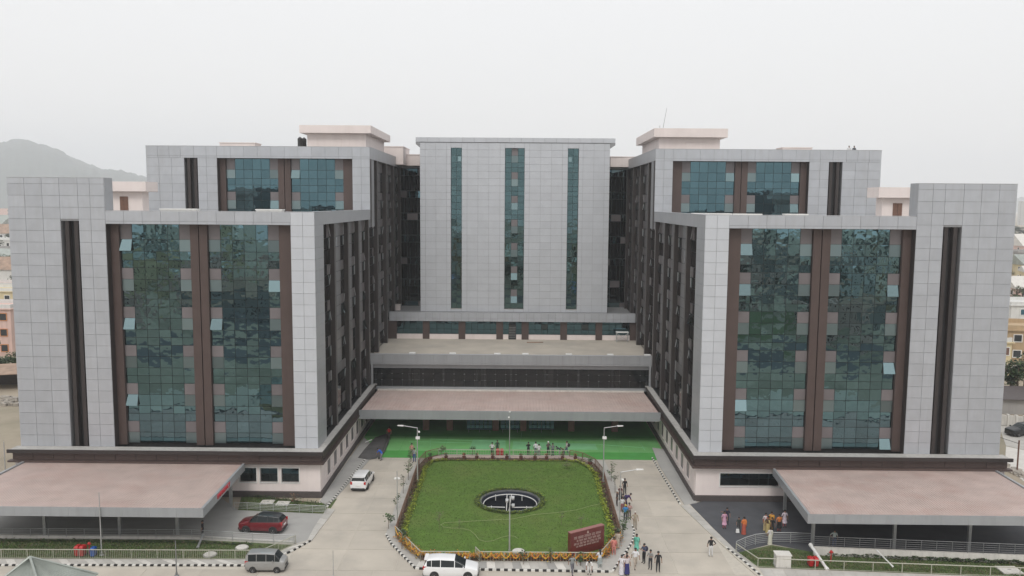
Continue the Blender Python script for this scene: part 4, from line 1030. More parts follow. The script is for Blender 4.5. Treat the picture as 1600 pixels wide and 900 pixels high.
fence('short open gate leaf of the lawn railing, hung with garlands', [(750,878.5),(743,871)], .95, M['railcream'], (.12,.5,1), 2.0, .2, .045, .1, name='gate_leaf')
# marigold garlands hanging in swags from the front rails
def swag(a, c, lab, grp, cl):
    t = thing('marigold_garland', lab, 'garland', a, 0, grp); b = MB(); n = 12
    for i in range(n+1):
        u = i/n; p = a.lerp(c, u)-Vector((0,0,.5*math.sin(math.pi*u)))+Vector((rnd.uniform(-.02,.02),-.07,0)); b.cur = 1 if i % 4 == 0 else 0
        b.ball(p, .062, 6, 4)
    b.build('flowers', [M['orange'], M['yellow']] if cl else [M['yellow'], M['orange']], t)
def swags(p, q, n, lab, grp):
    A_, B_ = at(*p,.1)+Vector((0,0,.93)), at(*q,.1)+Vector((0,0,.93))
    for i in range(n): swag(A_.lerp(B_, i/n), A_.lerp(B_, (i+1)/n), lab, grp, i % 2)
swags((618,838),(657,878),5,'marigold garland swagged on the railing at the front left corner of the lawn','garlands at the front left corner')
swags((716,878.5),(734,878.5),2,'marigold garland swagged beside the lawn gateway','garlands beside the gateway')
swags((752,878.5),(937,880),12,'marigold garland swagged along the front railing of the lawn','garlands along the front railing')
swags((937,880),(970,842),4,'marigold garland swagged on the railing at the front right corner of the lawn','garlands at the front right corner')
# left fences
fence('pale grey railing on the low wall, in front of the emergency canopy', [(-120,838),(300,841),(395,847),(460,850)], .82, M['galv'], (.2,.4,.6,.8,1), 1.7, 0, .035, .12, group='railings left of the driveway')
fence('cream green railing with upright bars along the lower left verge', [(-120,872.5),(408,874.5),(462,850.5)], .85, M['railcream'], (.1,1), 2.3, .16, .04, .03, group='railings left of the driveway')
fence('low grey railing in front of the grass strip below the three windows', [(366,796),(509,802)], .75, M['galv'], (.2,.4,.6,.8,1), 1.4, 0, .03, .02, group='railings left of the driveway')
t = thing('low_wall', 'low plastered wall under the railing of the left apron', 'wall', at(200,842))
b = MB()
Pw = pl([(-300,838),(300,841),(395,847),(461,850.5)])
for a, c in zip(Pw, Pw[1:]):
    b.hexa([(a.x,a.y-.2,0),(c.x,c.y-.2,0),(c.x,c.y+.06,0),(a.x,a.y+.06,0)], [(a.x,a.y-.2,.3),(c.x,c.y-.2,.3),(c.x,c.y+.06,.3),(a.x,a.y+.06,.3)])
b.build('wall_body', M['offwhite'], t)
# right fences and wall
fence('curved grey railing around the grass plot by the asphalt forecourt', [(1150,863),(1164,856.5),(1180,851.5),(1205,848.5),(1235,848.5),(1267,850)], 1.0, M['galv'], (.16,.33,.5,.67,.83,1), 1.6, 0, .04, .02, group='railings right of the driveway')
fence('cream green railing along the lower right verge', [(1150,864),(1184,887),(1640,904)], .85, M['railcream'], (.1,1), 2.3, 0, .045, .03, group='railings right of the driveway')
A_ = at(1272,868.5); B_ = at(1660,884.5)
t = thing('retaining_wall', 'long whitewashed low wall under the railed platform of the right canopy', 'wall', A_)
b = MB(); b.hexa([(A_.x,A_.y,0),(B_.x,B_.y,0),(B_.x,B_.y+.3,0),(A_.x,A_.y+.3,0)], [(A_.x,A_.y,.78),(B_.x,B_.y,.78),(B_.x,B_.y+.3,.78),(A_.x,A_.y+.3,.78)]); b.build('wall_body', M['offwhite'], t)
for k_ in range(1):
    P = [Vector((A_.x,A_.y+.15,.78)), Vector((B_.x,B_.y+.15,.78))]
    t = thing('railing', 'dark grey five bar railing on the white wall under the right canopy', 'railing', P[0], 0, 'railings right of the driveway')
    for f_ in (.2,.4,.6,.8,1):
        b = MB(); b.path([p+Vector((0,0,.95*f_)) for p in P], .032 if f_ == 1 else .018, 6); b.build('rail', M['galv_dk'], t)
    n = 16
    for i in range(n+1):
        q = P[0].lerp(P[1], i/n); b = MB(); b.tube(q, q+Vector((0,0,.95)), .025, 6); b.build('post', M['galv_dk'], t)
sheet('platform_floor', pl([(1272,866),(1680,882),(1900,790),(1240,780),(1235,800)]), .02, M['asphalt'])

# ================================================================== SIGN
TL, TR = at(892,833.6,2.35), at(944.4,820.4,2.35)
dirx = Vector(((TR-TL).x,(TR-TL).y,0)); SW = dirx.length; ang = math.atan2(dirx.y, dirx.x)
t = thing('granite_sign', 'dark red polished granite name sign with pale lettering, at the front right of the lawn', 'sign', (TL.x, TL.y, .2), ang)
b = MB(); b.box(0, SW, 0, .42, 0, 2.13); b.build('slab', M['granite'], t, world=False)
b = MB(); b.box(-.02, SW+.02, -.015, .44, 2.13, 2.17); b.build('cap', M['granite_top'], t, world=False)
b = MB(); rr2 = random.Random(5)
def glyphrow(x0, x1, z, h, seed, latin=False):
    r_ = random.Random(seed); x = x0
    while x < x1:
        wl = r_.randint(2, 6)
        xs = x
        for _ in range(wl):
            wc = h*r_.uniform(.45,.7)
            if x+wc > x1: break
            k = r_.randrange(5)
            b.box(x+wc*.6, x+wc*.78, -.018, 0, z, z+h)
            if k in (0, 2): b.box(x, x+wc*.62, -.018, 0, z+h*.42, z+h*.56); b.box(x, x+wc*.16, -.018, 0, z+h*.1, z+h*.5)
            if k in (1, 3): b.box(x+wc*.1, x+wc*.6, -.018, 0, z+.0, z+h*.14); b.box(x+wc*.05, x+wc*.2, -.018, 0, z+h*.14, z+h*.7)
            if k == 4: b.box(x+wc*.1, x+wc*.6, -.018, 0, z+h*.3, z+h*.42); b.box(x+wc*.2, x+wc*.34, -.018, 0, z+h*.55, z+h*.95)
            x += wc*1.02
        b.box(xs, x-.01, -.018, 0, z+h, z+h*1.12)
        x += h*.55
glyphrow(.35, SW-.2, 1.50, .19, 1); glyphrow(.65, SW-.45, 1.22, .16, 2); glyphrow(.35, SW-.25, .95, .16, 3); glyphrow(.6, SW-.6, .72, .13, 4)
b.add([(SW/2-.12,-.015,1.8),(SW/2+.12,-.015,1.8),(SW/2+.05,-.015,2.02),(SW/2-.05,-.015,2.02)], [(0,1,2,3)])
b.build('lettering', M['letter'], t, world=False)
# hose
hp = [(944,786),(925,790),(900,797),(870,801),(835,804),(800,811),(760,813),(715,815.5),(694,817),(688.5,820),(693,823.5),(705,825),(722,825.5),(735,829),(743,836),(748,843),(758,846),(770,845),(782,840),(795,837),(804,838),(809,841.5)]
P = pl(hp, .24); b = MB(); b.path(P, .026, 6); o = b.build('garden_hose', M['hose']); tag(o, 'pale green garden hose snaking across the lawn in front of the fountain', 'hose')
# ================================================================== LIGHT POLES
def pole(lab, bx, by, ty, arm=None, heads=None, r=.075, base_z=.15, grp='lamp posts around the driveway', mt='galv', name='lamp_post'):
    a = at(bx, by, base_z); Y = a.y
    top = atY(bx, ty, Y); H = top.z-base_z
    t = thing(name, lab, 'lamp post', (a.x, a.y, base_z), 0, grp)
    b = MB(); b.tube((0,0,0),(0,0,H), r, 8, r*.6); b.build('pole', M[mt], t, world=False)
    b = MB(); b.lathe([(.2,0),(.2,.05),(.1,.12),(.09,.3)], (0,0,0), 8); b.build('base_plate', M[mt], t, world=False)
    if arm:
        c = atY(arm[0], arm[1], Y); v = Vector((c.x-a.x, 0, c.z-base_z))
        b = MB(); b.tube((0,0,H-.05), v, .045, 6); b.build('arm', M[mt], t, world=False)
        d = (v-Vector((0,0,H))).normalized()
        b = MB(); s = 1 if v.x > 0 else -1; b.hexa([(v.x-.1*s-.0,-.12,v.z-.06),(v.x+s*.55,-.1,v.z-.02),(v.x+s*.55,.1,v.z-.02),(v.x-.1*s,.12,v.z-.06)][::s], [(v.x-.1*s,-.12,v.z+.05),(v.x+s*.55,-.1,v.z+.05),(v.x+s*.55,.1,v.z+.05),(v.x-.1*s,.12,v.z+.05)][::s]); b.build('lamp_head', M['white'], t, world=False)
    for (dx, dz, k) in heads or []:
        b = MB(); z = H-dz
        if k == 'flood': b.hexa([(dx-.1,-.28,z-.16),(dx+.1,-.28,z-.16),(dx+.13,-.02,z-.05),(dx-.13,-.02,z-.05)],[(dx-.1,-.34,z+.0),(dx+.1,-.34,z+.0),(dx+.13,-.06,z+.14),(dx-.13,-.06,z+.14)]); b.tube((0,0,z),(dx,-.06,z),.03,5)
        elif k == 'box': b.box(dx-.22, dx+.22, -.2, .1, z-.13, z+.13)
        elif k == 'cam': b.ball((dx,0,z), .12, 8, 6); b.tube((0,0,z+.1),(dx,0,z+.1),.03,5)
        b.build('floodlight' if k != 'cam' else 'camera_dome', M['white' if k != 'flood' else 'galv'], t, world=False)
pole('tall lamp post with one arm at the back left corner of the lawn', 652.5, 752, 668, (629,665), [(.05,1.15,'box'),(.2,.5,'cam')])
pole('tall lamp post with one arm at the back right corner of the lawn', 942.5, 752, 668, (966,665.5), [(.05,1.15,'box')])
pole('tall lamp post with twin floodlights in front of the fountain', 796, 863, 775, None, [(-.25,.35,'flood'),(.28,.1,'flood'),(.3,.8,'flood')], base_z=.2)
pole('slim post with small camera at the back middle of the lawn', 796, 716, 641, None, [(-.1,.9,'cam'),(0,.2,'cam')], r=.06)
pole('slim lamp post with double lamp beside the left lawn railing', 621, 822, 736, None, [(-.18,.75,'cam'),(.18,.75,'cam')], r=.06)
pole('slim lamp post with an arm beside the right lawn railing', 968, 831, 737, (996,733.5), [(.2,.8,'cam')], r=.06)
pole('tall thin post on the left verge beside the red and blue bins', 159, 868, 769, None, [], r=.06, grp='thin posts on the left', base_z=.03)
pole('short brown post by the kerb left of the silver van', 276, 900, 845, None, [], r=.06, grp='thin posts on the left', mt='galv_dk', base_z=.05)
pole('thin post standing on the driveway at the bottom edge', 521, 905, 860, None, [], r=.035, grp='thin posts on the left', base_z=0)
pole('thin post on the sandy ground left of the building', 9, 745, 690, None, [], r=.07, grp='thin posts on the left', base_z=-.05)
# ================================================================== PLANTS
def potted(lab, px, py, s, grp, red=False, h=.55, z=.17):
    a = at(px, py, z); t = thing('potted_plant', lab, 'potted plant', a, rnd.uniform(0,6), grp)
    b = MB(); b.lathe([(.16*s,0),(.22*s,.02),(.27*s,.30*s),(.30*s,.32*s),(.30*s,.38*s),(.25*s,.38*s),(.24*s,.33*s)], (0,0,0), 12); b.build('pot', M['terracotta'], t, world=False)
    b = MB()
    for i in range(5):
        a_ = rnd.uniform(0,6.28); b.tube((0,0,.33*s), (math.cos(a_)*.15*s, math.sin(a_)*.15*s, (.33+h*.7)*s), .012, 4)
    b.build('stem', M['bark'], t, world=False)
    b = MB()
    for i in range(110):
        u = Vector((rnd.gauss(0,1), rnd.gauss(0,1), rnd.gauss(0,.7))).normalized()*rnd.random()**.5
        b.cur = rnd.choices((0,1,2), (5,3,2 if red else 0))[0]
        b.leaf((u.x*.3*s, u.y*.3*s, (.42+h*.55)*s+u.z*h*.5*s), .15*s)
    b.build('foliage', [M['leaf'], M['leaf_dk'], M['redflower']], t, world=False)
for p in (697,725,745,770,792,814,836,854,879,899):
    potted('small terracotta pot with red and green plant on the walk behind the lawn', p, 716.3+(p-690)*.006, .8, 'pots along the back of the lawn', True, .5)
potted('terracotta pot at the back left corner of the lawn', 672, 719, 1.0, 'corner pots'); potted('terracotta pot at the back right corner of the lawn', 922, 727, 1.0, 'corner pots')
def sapling(lab, px, py, h, w_, n, grp=None, mats=('leaf','leaf_dk'), z=.11, size=.22, trunk=.03, bare=.35):
    a = at(px, py, z); t = thing('sapling', lab, 'young tree', a, rnd.uniform(0,6), grp)
    b = MB(); top = Vector((rnd.uniform(-.1,.1), rnd.uniform(-.1,.1), h)); b.tube((0,0,0), top*.6, trunk, 6, trunk*.7); b.tube(top*.6, top, trunk*.7, 5, trunk*.3)
    tips = []
    for i in range(7):
        a_ = rnd.uniform(0,6.28); s = rnd.uniform(bare, .9); p = top*s; q = p+Vector((math.cos(a_)*w_*.8, math.sin(a_)*w_*.8, h*.18)); b.tube(p, q, trunk*.4, 4, trunk*.2); tips += [q, (p+q)/2]
    b.build('trunk', M['bark'], t, world=False)
    b = MB(); tips.append(top)
    for i in range(n):
        p = rnd.choice(tips); b.cur = rnd.randrange(len(mats)); b.leaf(p+Vector((rnd.gauss(0,w_*.28), rnd.gauss(0,w_*.28), rnd.gauss(0,h*.07))), size*rnd.uniform(.6,1.2))
    b.build('crown', [M[q] for q in mats], t, world=False)
for (px, py, h, w_, n, lab) in (
    (638,750,2.3,.45,90,'young leafy tree in a pot outside the lawn railing, nearest the back left lamp post'),
    (630,771,2.0,.3,50,'slim sapling outside the left lawn railing, level with the white car'),
    (641,722,1.3,.35,60,'small bush outside the back left corner of the lawn'),
    (620,796,1.4,.4,70,'young tree outside the left lawn railing, below the slim lamp post head'),
    (607,826,1.4,.5,110,'grey leafed bushy sapling at the island kerb, front left'),
    (628,858,1.7,.3,70,'sapling in front of the garlanded railing at the front left'),
    (955,752,2.0,.45,80,'young tree outside the right lawn railing, just in front of the back right lamp post'),
    (961,770,1.8,.35,60,'sapling outside the right lawn railing behind the man in black'),
    (977,826,1.7,.4,80,'leafy sapling between the blue shirted man and the kerb'),
    (973,841,1.7,.35,70,'sapling at the front right corner of the lawn, by the pink clad person'),
    (966,855,1.8,.3,60,'slim sapling in front of the garlands at the front right'),
    (860,880,1.3,.3,60,'small plant growing against the front railing, right of the middle'),
    (818,882,1.3,.35,60,'small plant growing against the front railing, near the middle'),
    (907,884,1.2,.3,60,'pale plant growing against the front railing below the sign')):
    sapling(lab, px, py, h, w_, n, 'saplings around the lawn railing')
for (px, py, h, n, lab) in ((686,832,1.9,60,'pale sapling standing alone on the left of the lawn'),(717,826,.9,25,'tiny dark sapling left of the fountain, behind the hose loop'),
    (877,820,1.2,20,'tiny thin sapling on the lawn between fountain and sign'),(908,822,.9,60,'small pale shrub on the lawn behind the sign'),
    (886,733,.8,90,'low pale shrub at the back right of the lawn'),(771,712,1.4,0,''),(703,700,1.0,0,'')):
    if n: sapling(lab, px, py, h, .45, n, 'saplings on the lawn', ('leaf_dry','leaf'), .2, .16, .02)
sapling('green shrub behind the back railing, left end', 690, 712, 1.1, .4, 110, 'shrubs along the back railing', ('leaf','leaf_dry')); sapling('shrub behind the back railing, left of the standing pair', 738, 711, 1.1, .35, 70, 'shrubs along the back railing')
sapling('small purple bush on the grass strip below the third window', 460, 790, 1.2, .3, 60, None, ('leafred','leaf_dry'), .02, .2)
# ================================================================== SMALL THINGS
def bin_(lab, px, py, mt, w_=.62, h=.95, grp=None, double=False, z=.03):
    a = at(px, py, z); t = thing('litter_bin', lab, 'bin', a, rnd.uniform(-.1,.1), grp)
    n = 2 if double else 1
    for i in range(n):
        x = (i-(n-1)/2)*(w_+.08); b = MB()
        b.hexa([(x-w_*.42,-.26,.12),(x+w_*.42,-.26,.12),(x+w_*.42,.26,.12),(x-w_*.42,.26,.12)], [(x-w_/2,-.32,h*.85),(x+w_/2,-.32,h*.85),(x+w_/2,.32,h*.85),(x-w_/2,.32,h*.85)]); b.build('tub', mt, t, world=False)
        b = MB(); b.hexa([(x-w_*.54,-.36,h*.85),(x+w_*.54,-.36,h*.85),(x+w_*.54,.36,h*.85),(x-w_*.54,.36,h*.85)], [(x-w_*.36,-.2,h),(x+w_*.36,-.2,h),(x+w_*.36,.22,h),(x-w_*.36,.22,h)]); b.build('lid', mt, t, world=False)
        for s in (-1,1):
            b = MB(); b.tube((x+s*w_*.3,.3,.1),(x+s*w_*.3,.36,.1),.1,10); b.tube((x+s*w_*.3-.0,.2,.1),(x+s*w_*.3,.3,.1),.1,10); b.build('wheel', M['rubber'], t, world=False)
    return t
bin_('red double litter bin on the lower left verge', 126, 869, M['redbin'], .36, 1.0, 'bins on the left verge', True)
bin_('blue litter bin on the lower left verge beside the thin post', 146, 869.5, M['bluebin'], .38, .85, 'bins on the left verge')
bin_('red double litter bin on the right verge beside the leaning white pipe', 1270, 885, M['redbin'], .36, .85, None, True)
bin_('bright red container behind the back railing of the lawn', 781, 712, M['redbin'], .42, .85, None, True, 0)
def hydrant(lab, px, py, mt, grp):
    a = at(px, py, .03); t = thing('standpipe', lab, 'standpipe', a, 0, grp); b = MB(); b.tube((0,0,0),(0,0,.95),.05,8); b.build('pipe', mt, t, world=False)
    b = MB(); b.lathe([(.1,.8),(.12,.85),(.12,.98),(.06,1.05)], (0,0,0), 10); b.tube((-.18,0,.88),(.18,0,.88),.05,8); b.build('valve', mt, t, world=False)
hydrant('small red fire standpipe between the red and blue bins', 140, 865, M['redbin'], 'red standpipes'); hydrant('small red fire standpipe on the right verge by the cream railing', 1298, 878, M['redbin'], 'red standpipes')
# electrical kiosk
a = at(1222, 885, .03); t = thing('utility_box', 'white utility cabinet on the grass plot by the curved railing', 'cabinet', a, R_(-3))
b = MB(); b.box(-.62,.62,-.45,.45,.1,1.12); b.build('body', M['offwhite'], t, world=False); b = MB(); b.box(-.68,.68,-.5,.5,1.12,1.2); b.build('lid', M['offwhite'], t, world=False)
for s in (-1,1):
    b = MB(); b.box(s*.31-.28, s*.31+.28, -.475,-.45,.2,1.06); b.build('door', M['offwhite'], t, world=False)
b = MB(); b.box(-.66,.66,-.49,.49,0,.1); b.build('plinth', M['paving_grey'], t, world=False)
# leaning pipes
def pipe(lab, p, q, r, pz, qz, mt='pipewhite'):
    a, c = at(p[0],p[1],pz), at(q[0],q[1],qz); t = thing('leaning_pipe', lab, 'pipe', a); b = MB(); b.tube(a, c, r, 8); b.build('tube', M[mt], t)
    b = MB(); d = (c-a).normalized(); b.tube(a-d*.12, a+d*.12, r*1.35, 8); b.tube(c-d*.12, c+d*.12, r*1.35, 8); b.build('collar', M[mt], t); return t
pipe('thick white drain pipe leaning from the canopy corner down to the right verge', (1267,852), (1292,889), .13, .95, .1)
pipe('thin white pipe leaning over the railing of the right verge', (1371,861), (1394,884), .055, 1.1, .9)
pipe('short grey drain pipe at the foot of the left canopy post', (309,855), (317,836), .1, .1, .5, 'galv')
for (p, lab) in (((378,856),'round pale manhole cover in the grass below the red car'),((328,867),'round pale manhole cover by the lower left railing'),((810,862),'round white cover on the lawn beside the front lamp post')):
    a = at(*p, .05 if p[0] < 700 else .22); t = thing('manhole_cover', lab, 'cover', a, 0, 'round pale covers'); b = MB(); b.lathe([(.5,0),(.52,.1),(.48,.13),(.0001,.14)], (0,0,0), 20); b.build('lid', M['offwhite'], t, world=False)
    b = MB(); b.lathe([(.60,-.02),(.60,.05),(.52,.05)], (0,0,0), 20); b.build('frame', M['paving_grey'], t, world=False)
for (p, lab) in (((418,785),'left of two pale concrete covers on the grass strip below the windows'),((442,787),'right of two pale concrete covers on the grass strip below the windows')):
    a = at(*p, .03); t = thing('concrete_cover', lab, 'cover', a, 0, 'square covers on the strip'); b = MB(); b.box(-.65,.65,-.55,.55,0,.08); b.build('slab', M['offwhite'], t, world=False); b = MB(); b.tube((-.1,0,.1),(.1,0,.1),.02,5); b.build('handle', M['galv_dk'], t, world=False)
a = at(1577, 892, .05); t = thing('concrete_cover', 'large pale concrete cover on the right verge at the edge of the picture', 'cover', a, 0); b = MB(); b.box(-.85,.85,-.7,.7,0,.12); b.build('slab', M['offwhite'], t, world=False); b = MB(); b.tube((-.15,0,.14),(.15,0,.14),.02,5); b.build('handle', M['galv_dk'], t, world=False)
for i, p in enumerate((644,707,777,821,889,954,1012)):
    a = atY(p, 553.3, 116.4); t = thing('flat_lamp', 'small flat white lamp on the terrace edge, number %s from the left' % ('one','two','three','four','five','six','seven')[i], 'lamp', (a.x, 116.7, 9.47), 0, 'flat lamps on the terrace edge')
    t['label'] = 'flat white lamp on the terrace edge, %s' % ('the leftmost','second from the left','left of the middle','the middle one','right of the middle','second from the right','the rightmost')[i]
    b = MB(); b.box(-.45,.45,-.3,.3,.02,.12); b.build('lamp_body', M['white'], t, world=False); b = MB(); b.box(-.03,.03,-.35,.4,-.02,.02); b.build('bracket', M['galv'], t, world=False)
# terrace furniture
a = atY(972.5, 531, 134); t = thing('steel_stand', 'white steel frame stand with crossed brace on the right of the terrace', 'frame', (a.x, 134, 8.4)); w_ = .92
for sx in (-1,1):
    for sy in (0,.8):
        b = MB(); b.tube((sx*w_,sy,0),(sx*w_,sy,1.6),.045,6); b.build('leg', M['galv'], t, world=False)
b = MB(); b.box(-w_-.1,w_+.1,-.08,.9,1.58,1.68); b.build('top', M['white'], t, world=False); b = MB(); b.tube((-w_,0,.2),(w_,0,1.5),.03,5); b.tube((w_,0,.2),(-w_,0,1.5),.03,5); b.build('brace', M['galv'], t, world=False)
a, c = atY(823,534.5,132.5), atY(849,532,132.5); t = thing('ladder', 'brown ladder lying flat on the terrace roof', 'ladder', (a.x,132.5,8.45))
for dy in (0,.45):
    b = MB(); b.tube((a.x,132.5+dy,8.48),(c.x,132.9+dy,8.48),.05,5); b.build('side_rail', M['rust'], t)
for i in range(9):
    u = (i+.5)/9; x = a.x+(c.x-a.x)*u; b = MB(); b.tube((x,132.5+.4*u,8.48),(x,132.95+.4*u,8.48),.03,5); b.build('rung', M['rust'], t)
a = atY(665, 484, 146); 
t = thing('roof_box', 'pale concrete box on the left ledge beside the central tower', 'box', (atY(622,485,143).x, 143, 12.3)); b = MB(); b.box(-.45,.45,-.5,.5,0,.9); b.build('body', M['pink'], t, world=False); b = MB(); b.box(-.5,.5,-.55,.55,.9,1.0); b.build('lid', M['pink'], t, world=False)
# teal seat rows under the porch
for gi, (p0, p1) in enumerate(((729,769),(782,812),(826,866))):
    for ri, py in enumerate((664,669,675)):
        a, c = at(p0, py), at(p1, py); L_ = (c-a).length; ns = max(3, int(L_/.58))
        t = thing('seat_row', 'row of teal waiting seats under the canopy, %s group, %s row' % (('left','middle','right')[gi], ('back','middle','front')[ri]), 'seats', (a.x, a.y, 0), 0, 'teal seat rows under the canopy')
        b = MB(); b.box(0, L_, -.04, .04, .36, .42)
        for x in (.3, L_/2, L_-.3): b.tube((x,0,.36),(x,0,.05),.03,6); b.box(x-.03,x+.03,-.28,.28,.02,.06)
        b.build('beam', M['galv_dk'], t, world=False)
        for i in range(ns):
            x = (i+.5)*L_/ns; w2 = L_/ns*.44
            b = MB(); b.box(x-w2, x+w2, -.24, .2, .42, .46); b.build('seat', M['teal'], t, world=False)
            b = MB(); b.hexa([(x-w2,.2,.46),(x+w2,.2,.46),(x+w2,.24,.46),(x-w2,.24,.46)],[(x-w2,.3,.92),(x+w2,.3,.92),(x+w2,.34,.92),(x-w2,.34,.92)]); b.build('backrest', M['teal'], t, world=False)

# ================================================================== VEHICLES
def wheel(parent, x, y, r, w_, s):
    b = MB(); b.lathe([(r*.62,-w_/2),(r*.93,-w_/2),(r,-w_*.32),(r,w_*.32),(r*.93,w_/2),(r*.62,w_/2)], (0,0,0), 20, caps=False); ty = b.build('wheel', M['rubber'], parent, world=False, smooth=True)
    ty.location = (x, y, r); ty.rotation_euler = (R_(90)*s, 0, 0)
    b = MB(); b.lathe([(r*.62,-w_*.3),(r*.62,-w_*.42),(r*.55,-w_*.36),(r*.5,-w_*.2),(.001,-w_*.18)], (0,0,0), 20)
    for i in range(5):
        a = 2*math.pi*i/5; c_, s_ = math.cos(a), math.sin(a)
        b.add([(c_*r*.08-s_*.03, s_*r*.08+c_*.03,-w_*.36),(c_*r*.58-s_*.045,s_*r*.58+c_*.045,-w_*.36),(c_*r*.58+s_*.045,s_*r*.58-c_*.045,-w_*.36),(c_*r*.08+s_*.03,s_*r*.08-c_*.03,-w_*.36)], [(0,1,2,3),(3,2,1,0)])
    b.lathe([(r*.16,-w_*.2),(r*.16,-w_*.4),(.001,-w_*.42)], (0,0,0), 10)
    b.build('rim', M['alloy'], ty, world=False)
def car(lab, cat, loc, rz, st, paint, roofpaint=None, side=(), front=None, rear=None, wh=(-1.3,1.35), r=.33, W=.88, lamps=True, name='parked_car', group='cars and vans', rails=False, spoiler=False):
    """st: stations front to back (x, zbot, zbelt, ztop, half width, half roof); side/front/rear: index pairs between stations that are glass"""
    t = thing(name, lab, cat, loc, rz, group); rows = []
    for (x, zb, zl, zt, hw, hr) in st:
        half = [(hw*.9, zb), (hw*.99, zb+.16), (hw, (zb+zl)/2), (hw*.985, zl-.08), (hw*.955, zl), (hr*1.0, zt-.07 if zt-zl > .2 else zl+(zt-zl)*.6), (hr*.82, zt-.012), (hr*.4, zt)]
        rows.append([(x, -a, z) for a, z in half]+[(x, a, z) for a, z in reversed(half)])
    K = len(rows[0]); b = MB(); ext = []
    for i in range(len(rows)-1):
        for j in range(K-1):
            q = [rows[i][j], rows[i+1][j], rows[i+1][j+1], rows[i][j+1]]
            if (i in side and j in (4, K-6)): ext.append(('side_window', q, j)); continue
            if i == front and 5 <= j <= K-7: ext.append(('windscreen', q, j)); continue
            if i == rear and 5 <= j <= K-7: ext.append(('rear_window', q, j)); continue
            b.cur = 1 if (roofpaint and 4 <= j <= K-6 and st[i][3]-st[i][2] > .3 and st[i+1][3]-st[i+1][2] > .3 or (roofpaint and j in (4,K-6) and st[i][3]-st[i][2] > .2)) else 0
            b.add(q, [(3,2,1,0)])
    b.cur = 0
    b.add(rows[0], [tuple(range(K-1,-1,-1))][::1]); b.add(rows[-1], [tuple(range(K))])
    o = b.build('body', [paint, roofpaint or paint], t, world=False, smooth=True)
    o.modifiers.new('weld', 'WELD'); es = o.modifiers.new('split', 'EDGE_SPLIT'); es.split_angle = R_(28)
    for nm in ('windscreen','rear_window'):
        qs = [q for n_, q, j in ext if n_ == nm]
        if qs:
            b = MB()
            for q in qs: b.add(q, [(3,2,1,0)])
            b.build(nm, M['autoglass'], t, world=False)
    for n_, q, j in ext:
        if n_ == 'side_window':
            c = sum((Vector(v) for v in q), Vector())/4
            b = MB(); b.add([c+(Vector(v)-c)*.94 for v in q], [(3,2,1,0)]); b.build('side_window', M['autoglass'], t, world=False)
            b = MB()                       # the frame around the pane
            inn = [c+(Vector(v)-c)*.94 for v in q]
            for k in range(4): b.add([q[k], q[(k+1)%4], inn[(k+1)%4], inn[k]], [(3,2,1,0)])
            b.build('window_frame', roofpaint or paint, t, world=False)
    xf, xr_ = st[0][0], st[-1][0]; zb = st[3][1]
    for x in wh:
        for s in (-1, 1):
            b = MB(); b.tube((x, s*(W-.02), r*1.02), (x, s*(W+.012), r*1.02), r*1.17, 20); b.build('wheel_arch', M['trim'], t, world=False)
            wheel(t, x, s*(W-.07), r, .21, s)
    b = MB(); b.box(xr_+.1, xf-.1, -W*.9, W*.9, zb-.06, zb+.06); b.build('underbody', M['trim'], t, world=False)
    zl = st[1][2]
    for s in (-1, 1):
        b = MB(); b.hexa([(xf-.34,s*W*.62-.2,zl-.26),(xf-.02,s*W*.55-.14,zl-.26),(xf-.02,s*W*.55+.14,zl-.26),(xf-.34,s*W*.78+.1,zl-.26)],[(xf-.4,s*W*.62-.2,zl-.1),(xf-.08,s*W*.55-.12,zl-.1),(xf-.1,s*W*.55+.12,zl-.1),(xf-.4,s*W*.78+.08,zl-.08)]); b.build('headlight', M['headlamp'], t, world=False)
        b = MB(); b.box(xr_-.025, xr_+.28, s*W*.82-.11, s*W*.82+.1, st[-2][2]-.22, st[-2][2]+.06); b.build('tail_light', M['taillamp'], t, world=False)
        b = MB(); b.hexa([(wh[1]-.42,s*W*.98,st[4][2]),(wh[1]-.30,s*W*.98,st[4][2]),(wh[1]-.28,s*(W+.2),st[4][2]+.02),(wh[1]-.40,s*(W+.2),st[4][2]+.02)][::s],[(wh[1]-.42,s*W*.98,st[4][2]+.14),(wh[1]-.34,s*W*.98,st[4][2]+.14),(wh[1]-.32,s*(W+.2),st[4][2]+.15),(wh[1]-.40,s*(W+.2),st[4][2]+.15)][::s]); b.build('mirror', paint, t, world=False)
        for xd in (-.1, -1.05):
            b = MB(); b.box(wh[1]-.9+xd-.1, wh[1]-.9+xd+.1, s*(W-.005), s*(W+.03), st[4][2]-.2, st[4][2]-.16); b.build('door_handle', paint, t, world=False)
    b = MB(); b.box(xf-.05, xf+.025, -W*.45, W*.45, zl-.42, zl-.24); b.build('grille', M['trim'], t, world=False)
    b = MB(); b.box(xf-.12, xf+.03, -W*.8, W*.8, zb+.02, zb+.2); b.build('front_bumper', M['trim'], t, world=False)
    b = MB(); b.box(xr_-.05, xr_+.1, -W*.82, W*.82, zb+.04, zb+.2); b.build('rear_bumper', M['trim'], t, world=False)
    b = MB(); b.box(xr_-.03, xr_+.02, -.26, .26, zb+.42, zb+.54); b.build('number_plate', M['white'], t, world=False)
    if spoiler:
        i = rear; b = MB(); x, z = st[i][0], st[i][3]; b.box(x-.22, x+.08, -W*.68, W*.68, z-.03, z+.03); b.build('spoiler', paint, t, world=False)
    if rails:
        for s in (-1,1):
            b = MB(); b.tube((st[5][0],s*W*.72,st[5][3]+.03),(st[rear][0],s*W*.72,st[rear][3]+.03),.025,6); b.build('roof_rail', M['galv_dk'], t, world=False)
    return t
